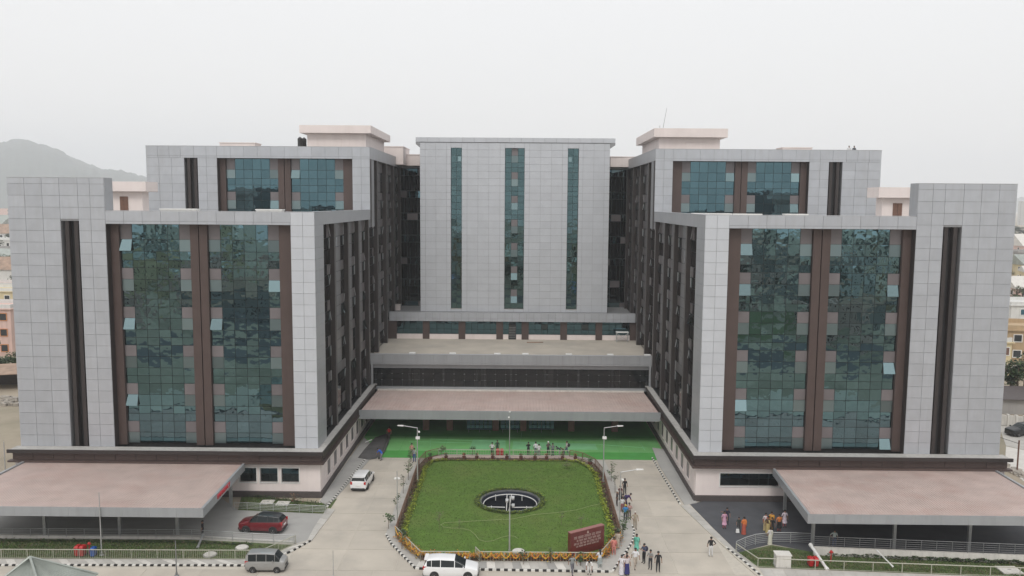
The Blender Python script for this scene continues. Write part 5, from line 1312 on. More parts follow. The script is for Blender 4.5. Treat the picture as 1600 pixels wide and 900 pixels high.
MPV = [(2.28,.42,.66,.72,.66,.55),(2.2,.30,.78,.84,.80,.66),(1.85,.24,.88,.95,.88,.72),(1.55,.22,.94,1.02,.90,.74),(1.2,.22,1.0,1.14,.90,.72),(.32,.22,1.03,1.62,.90,.68),(-.85,.22,1.04,1.68,.90,.69),(-1.6,.24,1.06,1.65,.89,.68),(-2.0,.28,1.08,1.57,.87,.66),(-2.22,.30,1.03,1.18,.86,.72),(-2.28,.36,.95,1.0,.82,.70)]
SUV = [(2.12,.42,.74,.80,.66,.55),(2.05,.30,.86,.93,.80,.66),(1.75,.26,.95,1.02,.88,.74),(1.35,.25,1.0,1.08,.90,.74),(1.0,.25,1.04,1.20,.90,.72),(.25,.25,1.08,1.64,.90,.66),(-.75,.25,1.10,1.69,.90,.66),(-1.35,.27,1.13,1.65,.90,.64),(-1.80,.3,1.14,1.50,.88,.62),(-2.05,.34,1.06,1.16,.86,.70),(-2.12,.42,.92,.98,.82,.70)]
VAN = [(1.85,.34,.82,.88,.66,.60),(1.80,.26,.96,1.02,.72,.64),(1.62,.24,1.02,1.10,.74,.66),(1.5,.24,1.03,1.2,.74,.66),(1.42,.24,1.03,1.25,.74,.66),(.95,.24,1.05,1.74,.74,.62),(.15,.24,1.05,1.80,.74,.63),(-.75,.24,1.05,1.80,.74,.63),(-1.55,.26,1.05,1.76,.74,.62),(-1.74,.26,1.04,1.60,.73,.62),(-1.8,.30,1.0,1.08,.72,.62)]
a = at(566, 759); car('white people carrier driving away along the left driveway', 'car', (a.x, a.y+.3, .0), R_(90-2), MPV, M['carwhite'], None, (4,5,6,7), 4, 8, (-1.35,1.42), .33, .89, spoiler=True)
a = at(411, 828.5); car('dark red SUV with a black roof on the left apron by the railing', 'car', (a.x, a.y, .01), R_(180-4), SUV, M['carred'], M['carblack'], (4,5,6,7), 4, 8, (-1.28,1.30), .35, .89, rails=True)
a = at(417.5, 889); vv = car('old silver minivan at the bottom left, passing the striped kerb', 'van', (a.x, a.y-.1, .0), R_(1), VAN, M['carsilver'], None, (4,5,6,7), 4, 9, (-1.1,1.15), .28, .73); vv.scale = (.9, .95, .93)
a = at(706, 895); car('white people carrier parked at the front kerb of the lawn', 'car', (a.x, a.y-.42, .0), R_(0), MPV, M['carwhite'], None, (4,5,6,7), 4, 8, (-1.35,1.42), .33, .89, spoiler=True)
a = at(1596, 679); car('black saloon behind the right wing, at the edge of the picture', 'car', (a.x, a.y, -.04), R_(180+14), SUV, M['carblack'], None, (4,5,6,7), 4, 8, (-1.28,1.30), .34, .89)

# ================================================================== PEOPLE
POSES = {}
def skel(pose):
    s = {'pel':(0,0,.93),'spi':(0,.0,1.1),'che':(0,.01,1.28),'nek':(0,0,1.45),'hea':(0,.02,1.54),'top':(0,.02,1.64)}
    L = {}; 
    def arm(sd, el, wr): L[sd] = ((sd*.17,0,1.39), el, wr)
    lg = {}
    for sd in (-1,1): lg[sd] = [(sd*.085,0,.87),(sd*.095,.02,.48),(sd*.10,-.01,.08),(sd*.115,.15,.035)]
    arm(-1, (-.24,-.02,1.13), (-.25,.06,.90)); arm(1, (.24,-.02,1.13), (.25,.06,.90))
    if pose == 'phone': arm(1, (.23,.08,1.15), (.12,.30,1.27)); arm(-1, (-.23,.08,1.15), (-.10,.30,1.25))
    if pose == 'walk':
        lg[1] = [(.085,0,.87),(.09,.22,.50),(.09,.24,.08),(.09,.40,.05)]; lg[-1] = [(-.085,0,.87),(-.09,-.04,.48),(-.09,-.33,.14),(-.09,-.22,.04)]
        arm(1, (.23,-.14,1.15), (.24,-.16,.92)); arm(-1, (-.23,.12,1.15), (-.23,.30,.98))
    if pose == 'hip': arm(1, (.34,-.06,1.15), (.19,.06,.99))
    if pose == 'point': arm(1, (.38,.14,1.32), (.56,.28,1.40))
    if pose == 'bend':
        s = {'pel':(0,-.10,.86),'spi':(0,.02,1.0),'che':(0,.18,1.12),'nek':(0,.33,1.20),'hea':(0,.40,1.26),'top':(0,.46,1.34)}
        L[1] = ((.17,.26,1.17),(.22,.36,.95),(.20,.45,.72)); L[-1] = ((-.17,.26,1.17),(-.22,.36,.95),(-.20,.45,.72))
        lg = {sd: [(sd*.085,-.08,.80),(sd*.10,.06,.45),(sd*.10,-.03,.08),(sd*.11,.13,.035)] for sd in (-1,1)}
    return s, L, lg
def body(pose):
    if pose in POSES: return POSES[pose]
    s, A, lg = skel(pose); V = []; E_ = []; Rr = []; reg = []
    def v(p, r, g): V.append(Vector(p)); Rr.append(r); reg.append(g); return len(V)-1
    segs = []
    def e(a, b, g): E_.append((a, b)); segs.append((a, b, g))
    p = v(s['pel'], (.145,.115), 1); sp_ = v(s['spi'], (.13,.095), 0); ch = v(s['che'], (.155,.105), 0); nk = v(s['nek'], (.055,.055), 2); hd = v(s['hea'], (.078,.088), 2); tp = v(s['top'], (.07,.08), 2)
    e(p, sp_, 0); e(sp_, ch, 0); e(ch, nk, 0); e(nk, hd, 2); e(hd, tp, 2)
    for sd in (-1, 1):
        sh, el, wr = A[sd]; a = v(sh, (.062,.062), 0); b_ = v(el, (.042,.042), 0); c = v(wr, (.028,.026), 2)
        e(ch, a, 0); e(a, b_, 0); e(b_, c, 2)
        d = (Vector(wr)-Vector(el)).normalized(); pm = Vector(wr)+d*.06; q = v(pm, (.032,.02), 2); e(c, q, 2)
        sidev = d.cross(Vector((0,1,0))); sidev = sidev.normalized() if sidev.length > .1 else Vector((1,0,0)); fwd = sidev.cross(d)
        for k, (off, ln) in enumerate(((-.028,.065),(-.009,.075),(.010,.07),(.028,.055))):
            f1 = v(pm+sidev*off+d*.035, (.009,.009), 2); f2 = v(pm+sidev*off+d*(.035+ln*.5)+fwd*.012, (.008,.008), 2); e(q, f1, 2); e(f1, f2, 2)
        th = v(pm+sidev*(-.045*sd)+d*.01+fwd*.012, (.01,.01), 2); e(q, th, 2)
        h, k, an, to = lg[sd]; a = v(h, (.095,.095), 1); b_ = v(k, (.062,.062), 1); c = v(an, (.043,.043), 1); o = v(to, (.04,.03), 3)
        e(p, a, 1); e(a, b_, 1); e(b_, c, 1); e(c, o, 3)
    me = bpy.data.meshes.new('body_'+pose); me.from_pydata(V, E_, []); o = bpy.data.objects.new('tmp_body', me); C.objects.link(o)
    sk = o.modifiers.new('s', 'SKIN'); sk.use_smooth_shade = True
    for i, d in enumerate(me.skin_vertices[0].data): d.radius = Rr[i]; d.use_root = (i == 0)
    sb = o.modifiers.new('d', 'SUBSURF'); sb.levels = 1
    dg = bpy.context.evaluated_depsgraph_get(); me2 = bpy.data.meshes.new_from_object(o.evaluated_get(dg)); bpy.data.objects.remove(o)
    for k in range(4): me2.materials.append(M['skin'])
    while len(me2.materials) > 4: me2.materials.pop()
    for f in me2.polygons:
        c = f.center; best = 9; g = 0
        for a, b_, gg in segs:
            A_, B_ = V[a], V[b_]; d = B_-A_; u = max(0, min(1, (c-A_).dot(d)/max(d.length_squared,1e-9))); ds = (c-(A_+d*u)).length-(Rr[a][0]*(1-u)+Rr[b_][0]*u)*.8
            if ds < best: best = ds; g = gg
        if g == 0 and c.z < .98 and pose != 'bend': g = 1
        f.material_index = g; f.use_smooth = True
    POSES[pose] = (me2, s); return POSES[pose]
def person(lab, px, py, face, shirt, legs, pose='stand', h=1.68, hair='short', skirt=None, cap=None, bag=None, grp='people', z=.0, loc=None, sleeves=None, shawl=None):
    a = Vector(loc) if loc is not None else at(px, py, z)
    t = thing('person', lab, 'person', a, R_(face), grp); k = h/1.70; k *= 1.03; t.scale = (k*1.1, k*1.1, k)
    me, s = body(pose); o = bpy.data.objects.new('body', me); C.objects.link(o); o.parent = t
    for i, mm in enumerate((cloth(shirt), cloth(legs), M['skin'], M['shoe'])): o.material_slots[i].link = 'OBJECT'; o.material_slots[i].material = mm
    hd = Vector(s['top']); c = hd-Vector((0,.015,.02))
    b = MB()
    b.ball(c+Vector((0,-.018,.012)), .098, 10, 6, 1.0); vs_ = [(x, y, max(zz, c.z-.035 if hair == 'short' else zz)) for x, y, zz in b.v]; b.v = vs_
    if hair == 'long': b.lathe([(.05,-.36),(.075,-.25),(.085,-.1),(.07,.0)], (c.x, c.y-.085, c.z), 8, 1, .55)
    if hair == 'bun': b.ball(c+Vector((0,-.11,-.03)), .05, 7, 5)
    b.build('hair', M['hair'] if not cap else cloth(cap), t, world=False, smooth=True)
    b = MB(); fy = hd.y+.072; fz = hd.z-.06
    b.add([(-.012,fy,fz+.03),(.012,fy,fz+.03),(.018,fy+.004,fz-.012),(-.018,fy+.004,fz-.012),(0,fy+.03,fz-.008)], [(0,1,4),(1,2,4),(2,3,4),(3,0,4)])
    b.build('nose', M['skin'], t, world=False)
    b = MB(); [b.box(x-.013, x+.013, fy+.0, fy+.009, fz+.028, fz+.04) for x in (-.033,.033)]; b.box(-.024,.024,fy-.004,fy+.006,fz-.045,fz-.036); b.build('eyes_and_mouth', M['hair'], t, world=False)
    if skirt:
        c2, ln = skirt; n = 14; b = MB(); z0 = .95-ln; prof = [(.19,z0),(.175,z0+.15),(.165,.55),(.155,.75),(.16,.9),(.13,1.02)]
        prof = [(r_, z_) for r_, z_ in prof if z_ >= z0-1e-6]
        vs_ = []
        for j, (r_, z_) in enumerate(prof):
            for i in range(n):
                an = 2*math.pi*i/n; rr_ = r_*(1+(.09*math.sin(5*an+j) if j < 3 else 0)); vs_.append((s['pel'][0]+rr_*1.1*math.cos(an), s['pel'][1]*(z_/.93)+rr_*math.sin(an), z_))
        b.add(vs_, [(j*n+i, j*n+(i+1)%n, (j+1)*n+(i+1)%n, (j+1)*n+i) for j in range(len(prof)-1) for i in range(n)]); b.build('skirt', cloth(c2), t, world=False, smooth=True)
    if shawl:
        b = MB(); vs_ = []
        for j, (x, y, zz) in enumerate(((.14,-.10,.75),(.13,-.13,1.05),(.10,-.12,1.30),(.02,-.03,1.47),(-.09,.11,1.32),(-.13,.12,1.12),(-.14,.10,.98))):
            for dx in (-.06, .06): vs_.append((x+dx, y+s['che'][1]*.5, zz))
        b.add(vs_, [(2*j, 2*j+1, 2*j+3, 2*j+2) for j in range(6)]); so2 = b.build('shawl', cloth(shawl), t, world=False, smooth=True); sm = so2.modifiers.new('t', 'SOLIDIFY'); sm.thickness = .012
    if bag:
        b = MB()
        y0 = s['che'][1]-.11; b.ball((0, y0-.09, s['che'][2]-.06), .17, 10, 6, 1.35); b.build('backpack', cloth(bag), t, world=False, smooth=True)
    return t
W_, K_, NV, GY, PK = (.62,.62,.62), (.015,.015,.017), (.02,.025,.07), (.28,.28,.29), (.55,.25,.28)
PE = [
 ('man in white shirt and dark trousers standing alone left of the red container', 769,712.5,170,W_,K_,dict(pose='hip')),
 ('man in dark green standing right beside the red container', 777,708,180,(.03,.06,.04),(.03,.05,.04),dict(h=1.6)),
 ('man all in black on the carpet behind the railing, hands up', 825.5,712,20,K_,K_,dict(pose='phone')),
 ('taller man in white shirt behind the railing, left of another in white', 837,711.5,0,(.66,.66,.68),(.12,.14,.18),{}),
 ('shorter man in white shirt behind the railing, right of another in white', 842,714,10,W_,(.2,.2,.22),dict(h=1.6)),
 ('man with white cap and dark shirt behind the railing', 856.5,712,200,(.09,.08,.08),K_,dict(cap=(.7,.7,.7),pose='phone',h=1.75)),
 ('man in grey checked shirt just right of the white capped man', 863.5,714,190,(.17,.18,.18),(.04,.05,.07),{}),
 ('long haired girl in dark top crouching by the railing', 874.5,712.5,100,(.05,.06,.07),(.3,.32,.3),dict(pose='bend',hair='long',h=1.5)),
 ('man with black backpack and pale shirt behind the railing', 885.5,711.5,100,(.42,.40,.38),(.10,.13,.17),dict(pose='walk',bag=K_,h=1.75)),
 ('person in red at the far left of the green carpet', 608,687,180,(.45,.03,.03),(.05,.04,.04),{}),
 ('man in blue shirt bending to drag the grey mat', 596,719.5,70,(.02,.10,.45),(.22,.22,.24),dict(pose='bend',h=1.75)),
 ('man in pinkish shirt left of the back left lamp post', 643.5,714,170,(.45,.24,.20),(.2,.16,.14),{}),
 ('man in grey shirt and blue jeans by the back left lamp post', 647.5,722,180,(.30,.32,.31),(.05,.08,.22),{}),
 ('man all in black farthest back in the group right of the lawn', 976,772,200,K_,K_,{}),
 ('stooping person in dark purple with a round bag, right of the lawn railing', 978,793,280,(.045,.025,.10),(.03,.02,.06),dict(pose='bend',bag=(.03,.02,.08),h=1.75)),
 ('man in dark shirt with a pale cap close to the right lawn railing', 964,792,90,(.05,.04,.04),(.05,.04,.04),dict(cap=(.5,.48,.44))),
 ('person in white shirt behind the blue shirted man', 972,801,180,W_,(.25,.1,.1),dict(h=1.6)),
 ('man in bright blue shirt and yellow cap right of the lawn', 977,815,0,(.03,.20,.45),(.02,.03,.05),dict(cap=(.55,.42,.1))),
 ('man in khaki clothes and cap standing on the right driveway', 992,827,190,(.34,.29,.22),(.30,.26,.20),dict(cap=(.5,.47,.42),pose='hip',h=1.72)),
 ('person in salmon pink suit on the pavement beside the garlands', 959,868.5,180,(.58,.22,.18),(.52,.2,.18),dict(hair='bun',shawl=(.5,.16,.14))),
 ('woman in mint green suit on the driveway right of the island', 994.5,863.5,180,(.12,.42,.32),(.14,.44,.34),dict(hair='long',skirt=((.13,.43,.33),.55),shawl=(.16,.48,.38))),
 ('man in white shirt and beige trousers walking below the woman in mint', 992.5,888,185,(.66,.66,.68),(.42,.36,.30),dict(pose='walk',h=1.75)),
 ('person in pale pink top behind the white saree by the striped kerb', 979,893,170,(.55,.38,.33),(.3,.2,.2),{}),
 ('woman in white saree by the striped kerb corner', 971,898,150,(.64,.62,.64),(.6,.6,.62),dict(hair='bun',skirt=((.64,.62,.66),.9),shawl=(.66,.64,.66))),
 ('person in white top and navy skirt next to the white saree', 979.5,898.5,200,(.55,.50,.52),(.03,.03,.13),dict(skirt=((.03,.03,.14),.8),hair='long')),
 ('man with dark backpack, leftmost of three standing at the bottom right of the drive', 1006,880,120,(.06,.07,.12),K_,dict(pose='phone',bag=(.03,.03,.06),h=1.72)),
 ('man in grey shirt, middle one of three at the bottom right of the drive', 1016,889.5,150,(.26,.26,.25),(.04,.04,.045),dict(pose='phone')),
 ('man all in black, rightmost of three at the bottom right of the drive', 1028,893.5,180,K_,K_,dict(h=1.75)),
 ('man in black jacket and white trousers beside the right pavement', 1110.5,870,0,K_,(.64,.64,.64),dict(h=1.78,pose='hip')),
 ('man in striped grey shirt on the front pavement below the sign', 894,897.5,200,(.22,.24,.24),(.12,.12,.14),dict(pose='walk')),
 ('person in white bending down at the front kerb', 921,898,170,(.68,.67,.66),(.62,.6,.58),dict(pose='bend')),
 ('long haired person in white top and grey skirt at the railing corner by the sign', 937,889,20,(.66,.66,.68),(.30,.33,.32),dict(hair='long',pose='phone',skirt=((.30,.33,.32),.45),h=1.7)),
 ('woman in lilac pink kurta standing on the asphalt forecourt', 1131.5,826,190,(.50,.28,.38),(.35,.1,.12),dict(hair='long',skirt=((.50,.28,.38),.55))),
 ('person in dark clothes with an arm stretched out behind the lilac kurta', 1135.5,820,180,(.03,.03,.05),(.03,.03,.05),dict(pose='point')),
 ('woman in orange blouse and rust red saree on the forecourt', 1162,835,20,(.65,.19,.05),(.3,.06,.04),dict(hair='bun',skirt=((.40,.09,.06),.9),shawl=(.66,.22,.06))),
 ('child in dark clothes holding a white bag beside the woman in orange', 1154,830,180,(.04,.05,.045),(.06,.06,.06),dict(h=1.35,hair='short')),
 ('woman in white and red with a yellow skirt, left of the forecourt group', 1196,829,180,(.62,.55,.55),(.5,.4,.2),dict(skirt=((.52,.42,.22),.9),shawl=(.5,.06,.08),hair='bun')),
 ('woman in amber orange shawl in the middle of the forecourt group', 1205,827,170,(.60,.30,.06),(.35,.2,.06),dict(skirt=((.45,.25,.06),.85),shawl=(.64,.34,.06),hair='bun',h=1.7)),
 ('woman in olive gold saree at the front of the forecourt group', 1199.5,834,160,(.10,.06,.04),(.4,.3,.13),dict(skirt=((.42,.33,.14),.92),shawl=(.42,.33,.14),hair='bun')),
 ('person in black top and dark skirt behind the cream saree', 1206,834,180,K_,(.03,.03,.03),dict(h=1.55)),
 ('woman in cream saree at the curved railing', 1203,851,10,(.62,.60,.58),(.5,.48,.4),dict(skirt=((.56,.55,.46),.92),shawl=(.55,.54,.45),hair='bun',h=1.6)),
 ('woman in orange top and black dress, right part of the forecourt group', 1217,831,190,(.60,.20,.06),(.3,.06,.06),dict(skirt=(K_,.55),hair='bun')),
 ('woman in pale pink kurta beside the canopy post', 1225.5,824,185,(.62,.54,.60),(.4,.12,.14),dict(skirt=((.62,.53,.60),.5),hair='long',h=1.7)),
 ('man in pale grey shirt and blue jeans behind the railing under the right canopy', 1303,856,180,(.36,.40,.38),(.05,.07,.13),dict(pose='hip')),
 ('person in dark maroon behind the leaning lamp post on the right of the lawn', 969,783,200,(.10,.03,.03),(.03,.03,.04),dict(h=1.62)),
 ('man in dark jacket between the stooping person and the blue shirted man', 973,797,160,(.04,.04,.05),(.04,.04,.06),dict(h=1.66)),
 ('person in dusty pink shirt at the foot of the sapling beside the kerb', 983,812,190,(.42,.26,.24),(.12,.10,.10),dict(pose='phone')),
 ('woman in beige shawl on the pavement between garlands and kerb', 965,858,170,(.42,.36,.30),(.35,.3,.26),dict(hair='bun',skirt=((.40,.34,.28),.8),shawl=(.46,.40,.33))),
 ('small person in brown behind the railing, right of the crouching girl', 880,712,120,(.16,.11,.07),(.12,.09,.07),dict(h=1.35,pose='bend')),
 ('man all in black by the left canopy post', 317,842,100,K_,K_,dict(h=1.72)),
]
for (lab, px, py, face, sh, lg, kw) in PE: person(lab, px, py, face, sh, lg, **kw)
b = MB(); a = at(1152.5, 829, .45); t = thing('carrier_bag', 'white carrier bag held by the child on the forecourt', 'bag', a); b.hexa([(-.16,-.07,-.2),(.16,-.07,-.2),(.16,.07,-.2),(-.16,.07,-.2)],[(-.13,-.04,.15),(.13,-.04,.15),(.13,.04,.15),(-.13,.04,.15)]); b.build('sack', M['white'], t, world=False); b = MB(); b.path([(-.08,0,.15),(-.05,0,.26),(.05,0,.26),(.08,0,.15)], .01, 4); b.build('handle', M['white'], t, world=False)
for (p, sh, lab) in ((1326.5, W_, 'person in white on the rear right roof, left of two'), (1334.5, (.07,.08,.09), 'person in dark clothes on the rear right roof, right of two')):
    a = atY(p, 236, 119); person(lab, 0, 0, 180, sh, K_, loc=(a.x, 119, 37.75), grp='people on the roof')
# ================================================================== SURROUNDINGS
def house(lab, x, y, w_, d, h, mt, rz=0, roof='flat', storeys=2, grp='houses round the hospital', wins=3, trim='white', rm='rust', winm='win_dark', z=-.05, name='house', plain=False):
    t = thing(name, lab, 'house', (x, y, z), rz, grp)
    b = MB(); b.box(-w_/2, w_/2, -d/2, d/2, 0, h); b.build('wall', M[mt], t, world=False)
    if roof == 'flat':
        b = MB(); b.box(-w_/2-.35, w_/2+.35, -d/2-.35, d/2+.35, h, h+.22)
        b.build('roof_slab', M[mt], t, world=False)
        b = MB()
        for (x0,x1,y0,y1) in ((-w_/2,w_/2,-d/2,-d/2+.15),(-w_/2,w_/2,d/2-.15,d/2),(-w_/2,-w_/2+.15,-d/2+.15,d/2-.15),(w_/2-.15,w_/2,-d/2+.15,d/2-.15)): b.box(x0,x1,y0,y1,h+.22,h+1.0)
        b.build('parapet', M['house_white' if rnd.random() < .5 else mt], t, world=False)
    else:
        rh = w_*.16; b = MB(); o = .5
        b.add([(-w_/2-o,-d/2-o,h),(w_/2+o,-d/2-o,h),(w_/2+o,d/2+o,h),(-w_/2-o,d/2+o,h),(-w_/2-o,0,h+rh),(w_/2+o,0,h+rh)], [(0,1,5,4),(2,3,4,5),(1,2,5),(3,0,4),(3,2,1,0)])
        b.build('roof', M[rm], t, world=False)
    sh = h/storeys
    for f_ in range(storeys):
        for (face, ln) in ((0, w_), (1, d), (2, w_), (3, d)):
            n = wins if face % 2 == 0 else 2
            for i in range(n):
                u = (i+.5)/n*ln-ln/2; zz = f_*sh+sh*.32; hh = sh*.42; ww = min(1.3, ln/n*.5)
                b = MB()
                if face == 0: b.box(u-ww/2,u+ww/2,-d/2-.05,-d/2,zz,zz+hh)
                elif face == 2: b.box(u-ww/2,u+ww/2,d/2,d/2+.05,zz,zz+hh)
                elif face == 1: b.box(w_/2,w_/2+.05,u-ww/2,u+ww/2,zz,zz+hh)
                else: b.box(-w_/2-.05,-w_/2,u-ww/2,u+ww/2,zz,zz+hh)
                wo_ = b.build('window', M[winm], t, world=False)
                if plain: continue
                b = MB(); e = .12
                if face in (0, 2):
                    s = -1 if face == 0 else 1; y0 = s*d/2; y1 = s*(d/2+.12)
                    for (xa,xb,za,zb_) in ((u-ww/2-e,u+ww/2+e,zz-e,zz),(u-ww/2-e,u+ww/2+e,zz+hh,zz+hh+e),(u-ww/2-e,u-ww/2,zz,zz+hh),(u+ww/2,u+ww/2+e,zz,zz+hh)): b.box(xa,xb,y0,y1,za,zb_)
                else:
                    s = 1 if face == 1 else -1; x0 = s*w_/2; x1 = s*(w_/2+.12)
                    for (ya,yb_,za,zb_) in ((u-ww/2-e,u+ww/2+e,zz-e,zz),(u-ww/2-e,u+ww/2+e,zz+hh,zz+hh+e),(u-ww/2-e,u-ww/2,zz,zz+hh),(u+ww/2,u+ww/2+e,zz,zz+hh)): b.box(x0,x1,ya,yb_,za,zb_)
                b.build('frame', M[trim], wo_, world=False)
    return t
cols_ = ['house_white','house_cream','house_pink','house_grey','offwhite']
TREES = {}
def treemesh(kind, seed):
    k = (kind, seed)
    if k in TREES: return TREES[k]
    r_ = random.Random(seed*7+3); H = 1.0; b = MB(); lean = Vector((r_.uniform(-.05,.05), r_.uniform(-.05,.05), 0))
    b.tube((0,0,0), Vector((0,0,.38))+lean*.4, .035, 8, .024); b.tube(Vector((0,0,.38))+lean*.4, Vector((0,0,.8))+lean, .024, 6, .008)
    cl = []
    for i in range(11):
        a = r_.uniform(0,6.28); z0 = r_.uniform(.28,.62); L = r_.uniform(.16,.34); p = Vector((0,0,z0))+lean*z0; q = p+Vector((math.cos(a)*L, math.sin(a)*L, r_.uniform(.1,.26))); b.tube(p, q, .012, 5, .005); cl.append((q, r_.uniform(.10,.17))); cl.append(((p+q)/2+Vector((0,0,.08)), r_.uniform(.06,.1)))
    for i in range(5): cl.append((Vector((r_.gauss(0,.09), r_.gauss(0,.09), r_.uniform(.72,.92)))+lean, r_.uniform(.08,.14)))
    tr = b.build('tree_trunk_src', M['bark'], None); tm = tr.data; bpy.data.objects.remove(tr)
    b = MB(); global rnd; old = rnd; rnd = r_
    for (c, s) in cl:
        m_ = r_.random()
        for i in range(70):
            u = Vector((r_.gauss(0,1), r_.gauss(0,1), r_.gauss(0,.75))).normalized()*r_.random()**.35*s
            b.cur = 0 if r_.random() < .35+.5*m_ else 1; b.leaf(c+u, .055*r_.uniform(.6,1.3), .3)
    rnd = old
    cr = b.build('tree_crown_src', [M['leaf'], M['leaf_dk']] if kind == 0 else [M['leaf_dk'], M['leaf_dk']] if kind == 1 else [M['leaf_dry'], M['leaf']], None); cm_ = cr.data; bpy.data.objects.remove(cr)
    TREES[k] = (tm, cm_); return TREES[k]
def tree(lab, x, y, h, kind=0, grp='trees in the town', z=-.05, w_=1.0):
    tm, cm_ = treemesh(kind, rnd.randrange(3)); t = thing('tree', lab, 'tree', (x, y, z), rnd.uniform(0,6.28), grp); t.scale = (h*w_, h*w_, h)
    for nm, me in (('trunk', tm), ('crown', cm_)): o = bpy.data.objects.new(nm, me); C.objects.link(o); o.parent = t
    return t
# --- left edge of the picture
a = at(2, 557); house('pink three storey house with orange framed windows at the left edge', a.x-2.5, a.y+5, 9, 9, 9.4, 'house_pink', 0, 'flat', 3, wins=3, trim='orange_trim', winm='win_dark', grp='houses at the left edge')
a = at(8, 500); house('cream house with flat roof behind the pink house at the left edge', a.x-6, a.y+8, 15, 10, 7.0, 'house_cream', 0, 'flat', 2, grp='houses at the left edge')
a = at(5, 455); house('brown roofed long house beyond the cream one at the left edge', a.x-8, a.y+10, 26, 12, 7, 'house_white', R_(8), 'gable', 2, grp='houses at the left edge')
for i, (px, py, w_, d, h, mt, rf, lab) in enumerate(((4,420,22,14,9,'house_grey','flat','grey flat roofed block in the haze at the left edge'),(10,392,34,18,11,'house_white','gable','broad pale roofed block in the haze at the left edge'),(2,372,44,20,12,'house_grey','gable','long grey roofed block far off at the left edge'),
     (8,356,60,25,13,'house_white','flat','whitish block far off below the hill'),(0,342,90,30,16,'house_pink','flat','faint pinkish block just below the hill'))):
    a = at(px, py); house(lab, a.x-w_*.2, a.y, w_, d, h, mt, R_(rnd.uniform(-15,15)), rf, 3, grp='far houses at the left', rm=('tin','rust')[i % 2], wins=6)
a = at(8, 612)
t = thing('tin_shed', 'open shed with a rusty tin roof left of the building', 'shed', (a.x-3, a.y+3, -.05), R_(6))
b = MB(); b.hexa([(-5,-3.2,2.5),(5.5,-3.2,2.9),(5.5,3,3.6),(-5,3,3.2)],[(-5,-3.2,2.58),(5.5,-3.2,2.98),(5.5,3,3.68),(-5,3,3.28)]); b.build('roof', M['rust'], t, world=False)
for x in (-4.6,0,5.1):
    for y in (-2.9,2.7): b = MB(); b.box(x-.08,x+.08,y-.08,y+.08,0,2.9); b.build('post', M['bark'], t, world=False)
b = MB(); b.box(-4.8,5.2,2.3,2.5,0,2.9); b.build('back_wall', M['plinth'], t, world=False)
for (px, py, h, k, lab) in ((6,596,4.5,1,'dark bushy tree between the pink house and the tin shed'),(20,588,4.5,0,'small green tree behind the tin shed'),(-16,578,7,1,'dark tree at the very left edge below the pink house'),
      (24,462,7,1,'tree left of the tower wall, above the cream house'),(0,440,9,1,'dark tree behind the cream house'),(16,440,11,1,'dark tree near the tower wall in the left distance')):
    a = at(px, py); tree(lab, a.x, a.y, h, k, 'trees at the left edge')
for i in range(46):
    a = at(rnd.uniform(-120, 26), 352+95*rnd.random()**1.2); tree('hazy tree among the far houses at the left', a.x, a.y, rnd.uniform(9,14), 1, 'hazy trees at the left') if a.x < -75 else None
t = thing('rubble_heap', 'heap of building rubble on the ground at the left edge', 'rubble', at(14,628)); b = MB()
for i in range(60):
    p = at(rnd.uniform(0,26), rnd.uniform(620,634)); s = rnd.uniform(.15,.4); b.box(p.x-s,p.x+s,p.y-s*.7,p.y+s*.7,-.04,s*rnd.uniform(.5,1.2))
tag(b.build('rubble_lumps', M['rubble'], t), kind='stuff')
for i, (px, py, w_, d, h, mt, rf, lab) in enumerate(((-4,530,12,9,6,'house_white','gable','low white house with a sheet roof just behind the pink house'),(20,478,13,9,6,'house_pink','flat','pale pink flat roofed house squeezed behind the cream house'),(22,430,18,12,8,'house_cream','gable','cream gabled house in the left middle distance'),(24,405,24,14,10,'house_white','flat','white flat roofed house against the tower wall, far left'))):
    a = at(px, py); house(lab, a.x-w_*.42, a.y+4, w_, d, h, mt, R_(rnd.uniform(-8,8)), rf, 2, grp='houses at the left edge', rm=('tin','rust')[i % 2], wins=4)
for i in range(16):
    a = at(rnd.uniform(-60,24), rnd.uniform(350,372) if i < 8 else rnd.uniform(372,450)); house('pale low block in the hazy town at the left', a.x-6, a.y, rnd.uniform(10,20)*(1 if a.y < 500 else 2), rnd.uniform(8,14), rnd.uniform(5,11), cols_[i % 5], R_(rnd.uniform(-20,20)), 'gable' if i % 2 else 'flat', 2, 'pale blocks in the haze', 3, rm=('tin','offwhite')[i % 2], plain=True)
# --- right edge of the picture
for i in range(14):
    a = at(rnd.uniform(1578,1680), rnd.uniform(348,368) if i < 7 else rnd.uniform(380,480)); house('pale low block in the hazy town at the right', a.x+6, a.y, rnd.uniform(10,20)*(1 if a.y < 500 else 2), rnd.uniform(8,14), rnd.uniform(5,10), cols_[(i+2) % 5], R_(rnd.uniform(-20,20)), 'gable' if i % 2 else 'flat', 2, 'pale blocks in the haze right', 3, rm=('tin','offwhite')[i % 2], plain=True)
a = at(1590, 592); house('ochre three storey house with cream bands at the right edge', a.x+4.8, a.y+6, 11, 10, 8.6, 'house_ochre', R_(-8), 'flat', 3, trim='house_cream' if False else 'white', winm='win_dark', grp='houses at the right edge')
a = at(1583, 590); house('small cream house beside the ochre one at the right edge', a.x-3.6, a.y+4, 6, 8, 6.4, 'house_cream', 0, 'flat', 2, grp='houses at the right edge', winm='wood')
a = at(1598, 520); house('teal shuttered house with a white railing at the right edge', a.x+7, a.y+8, 18, 12, 6.5, 'house_white', 0, 'flat', 2, winm='win_blue', grp='houses at the right edge')
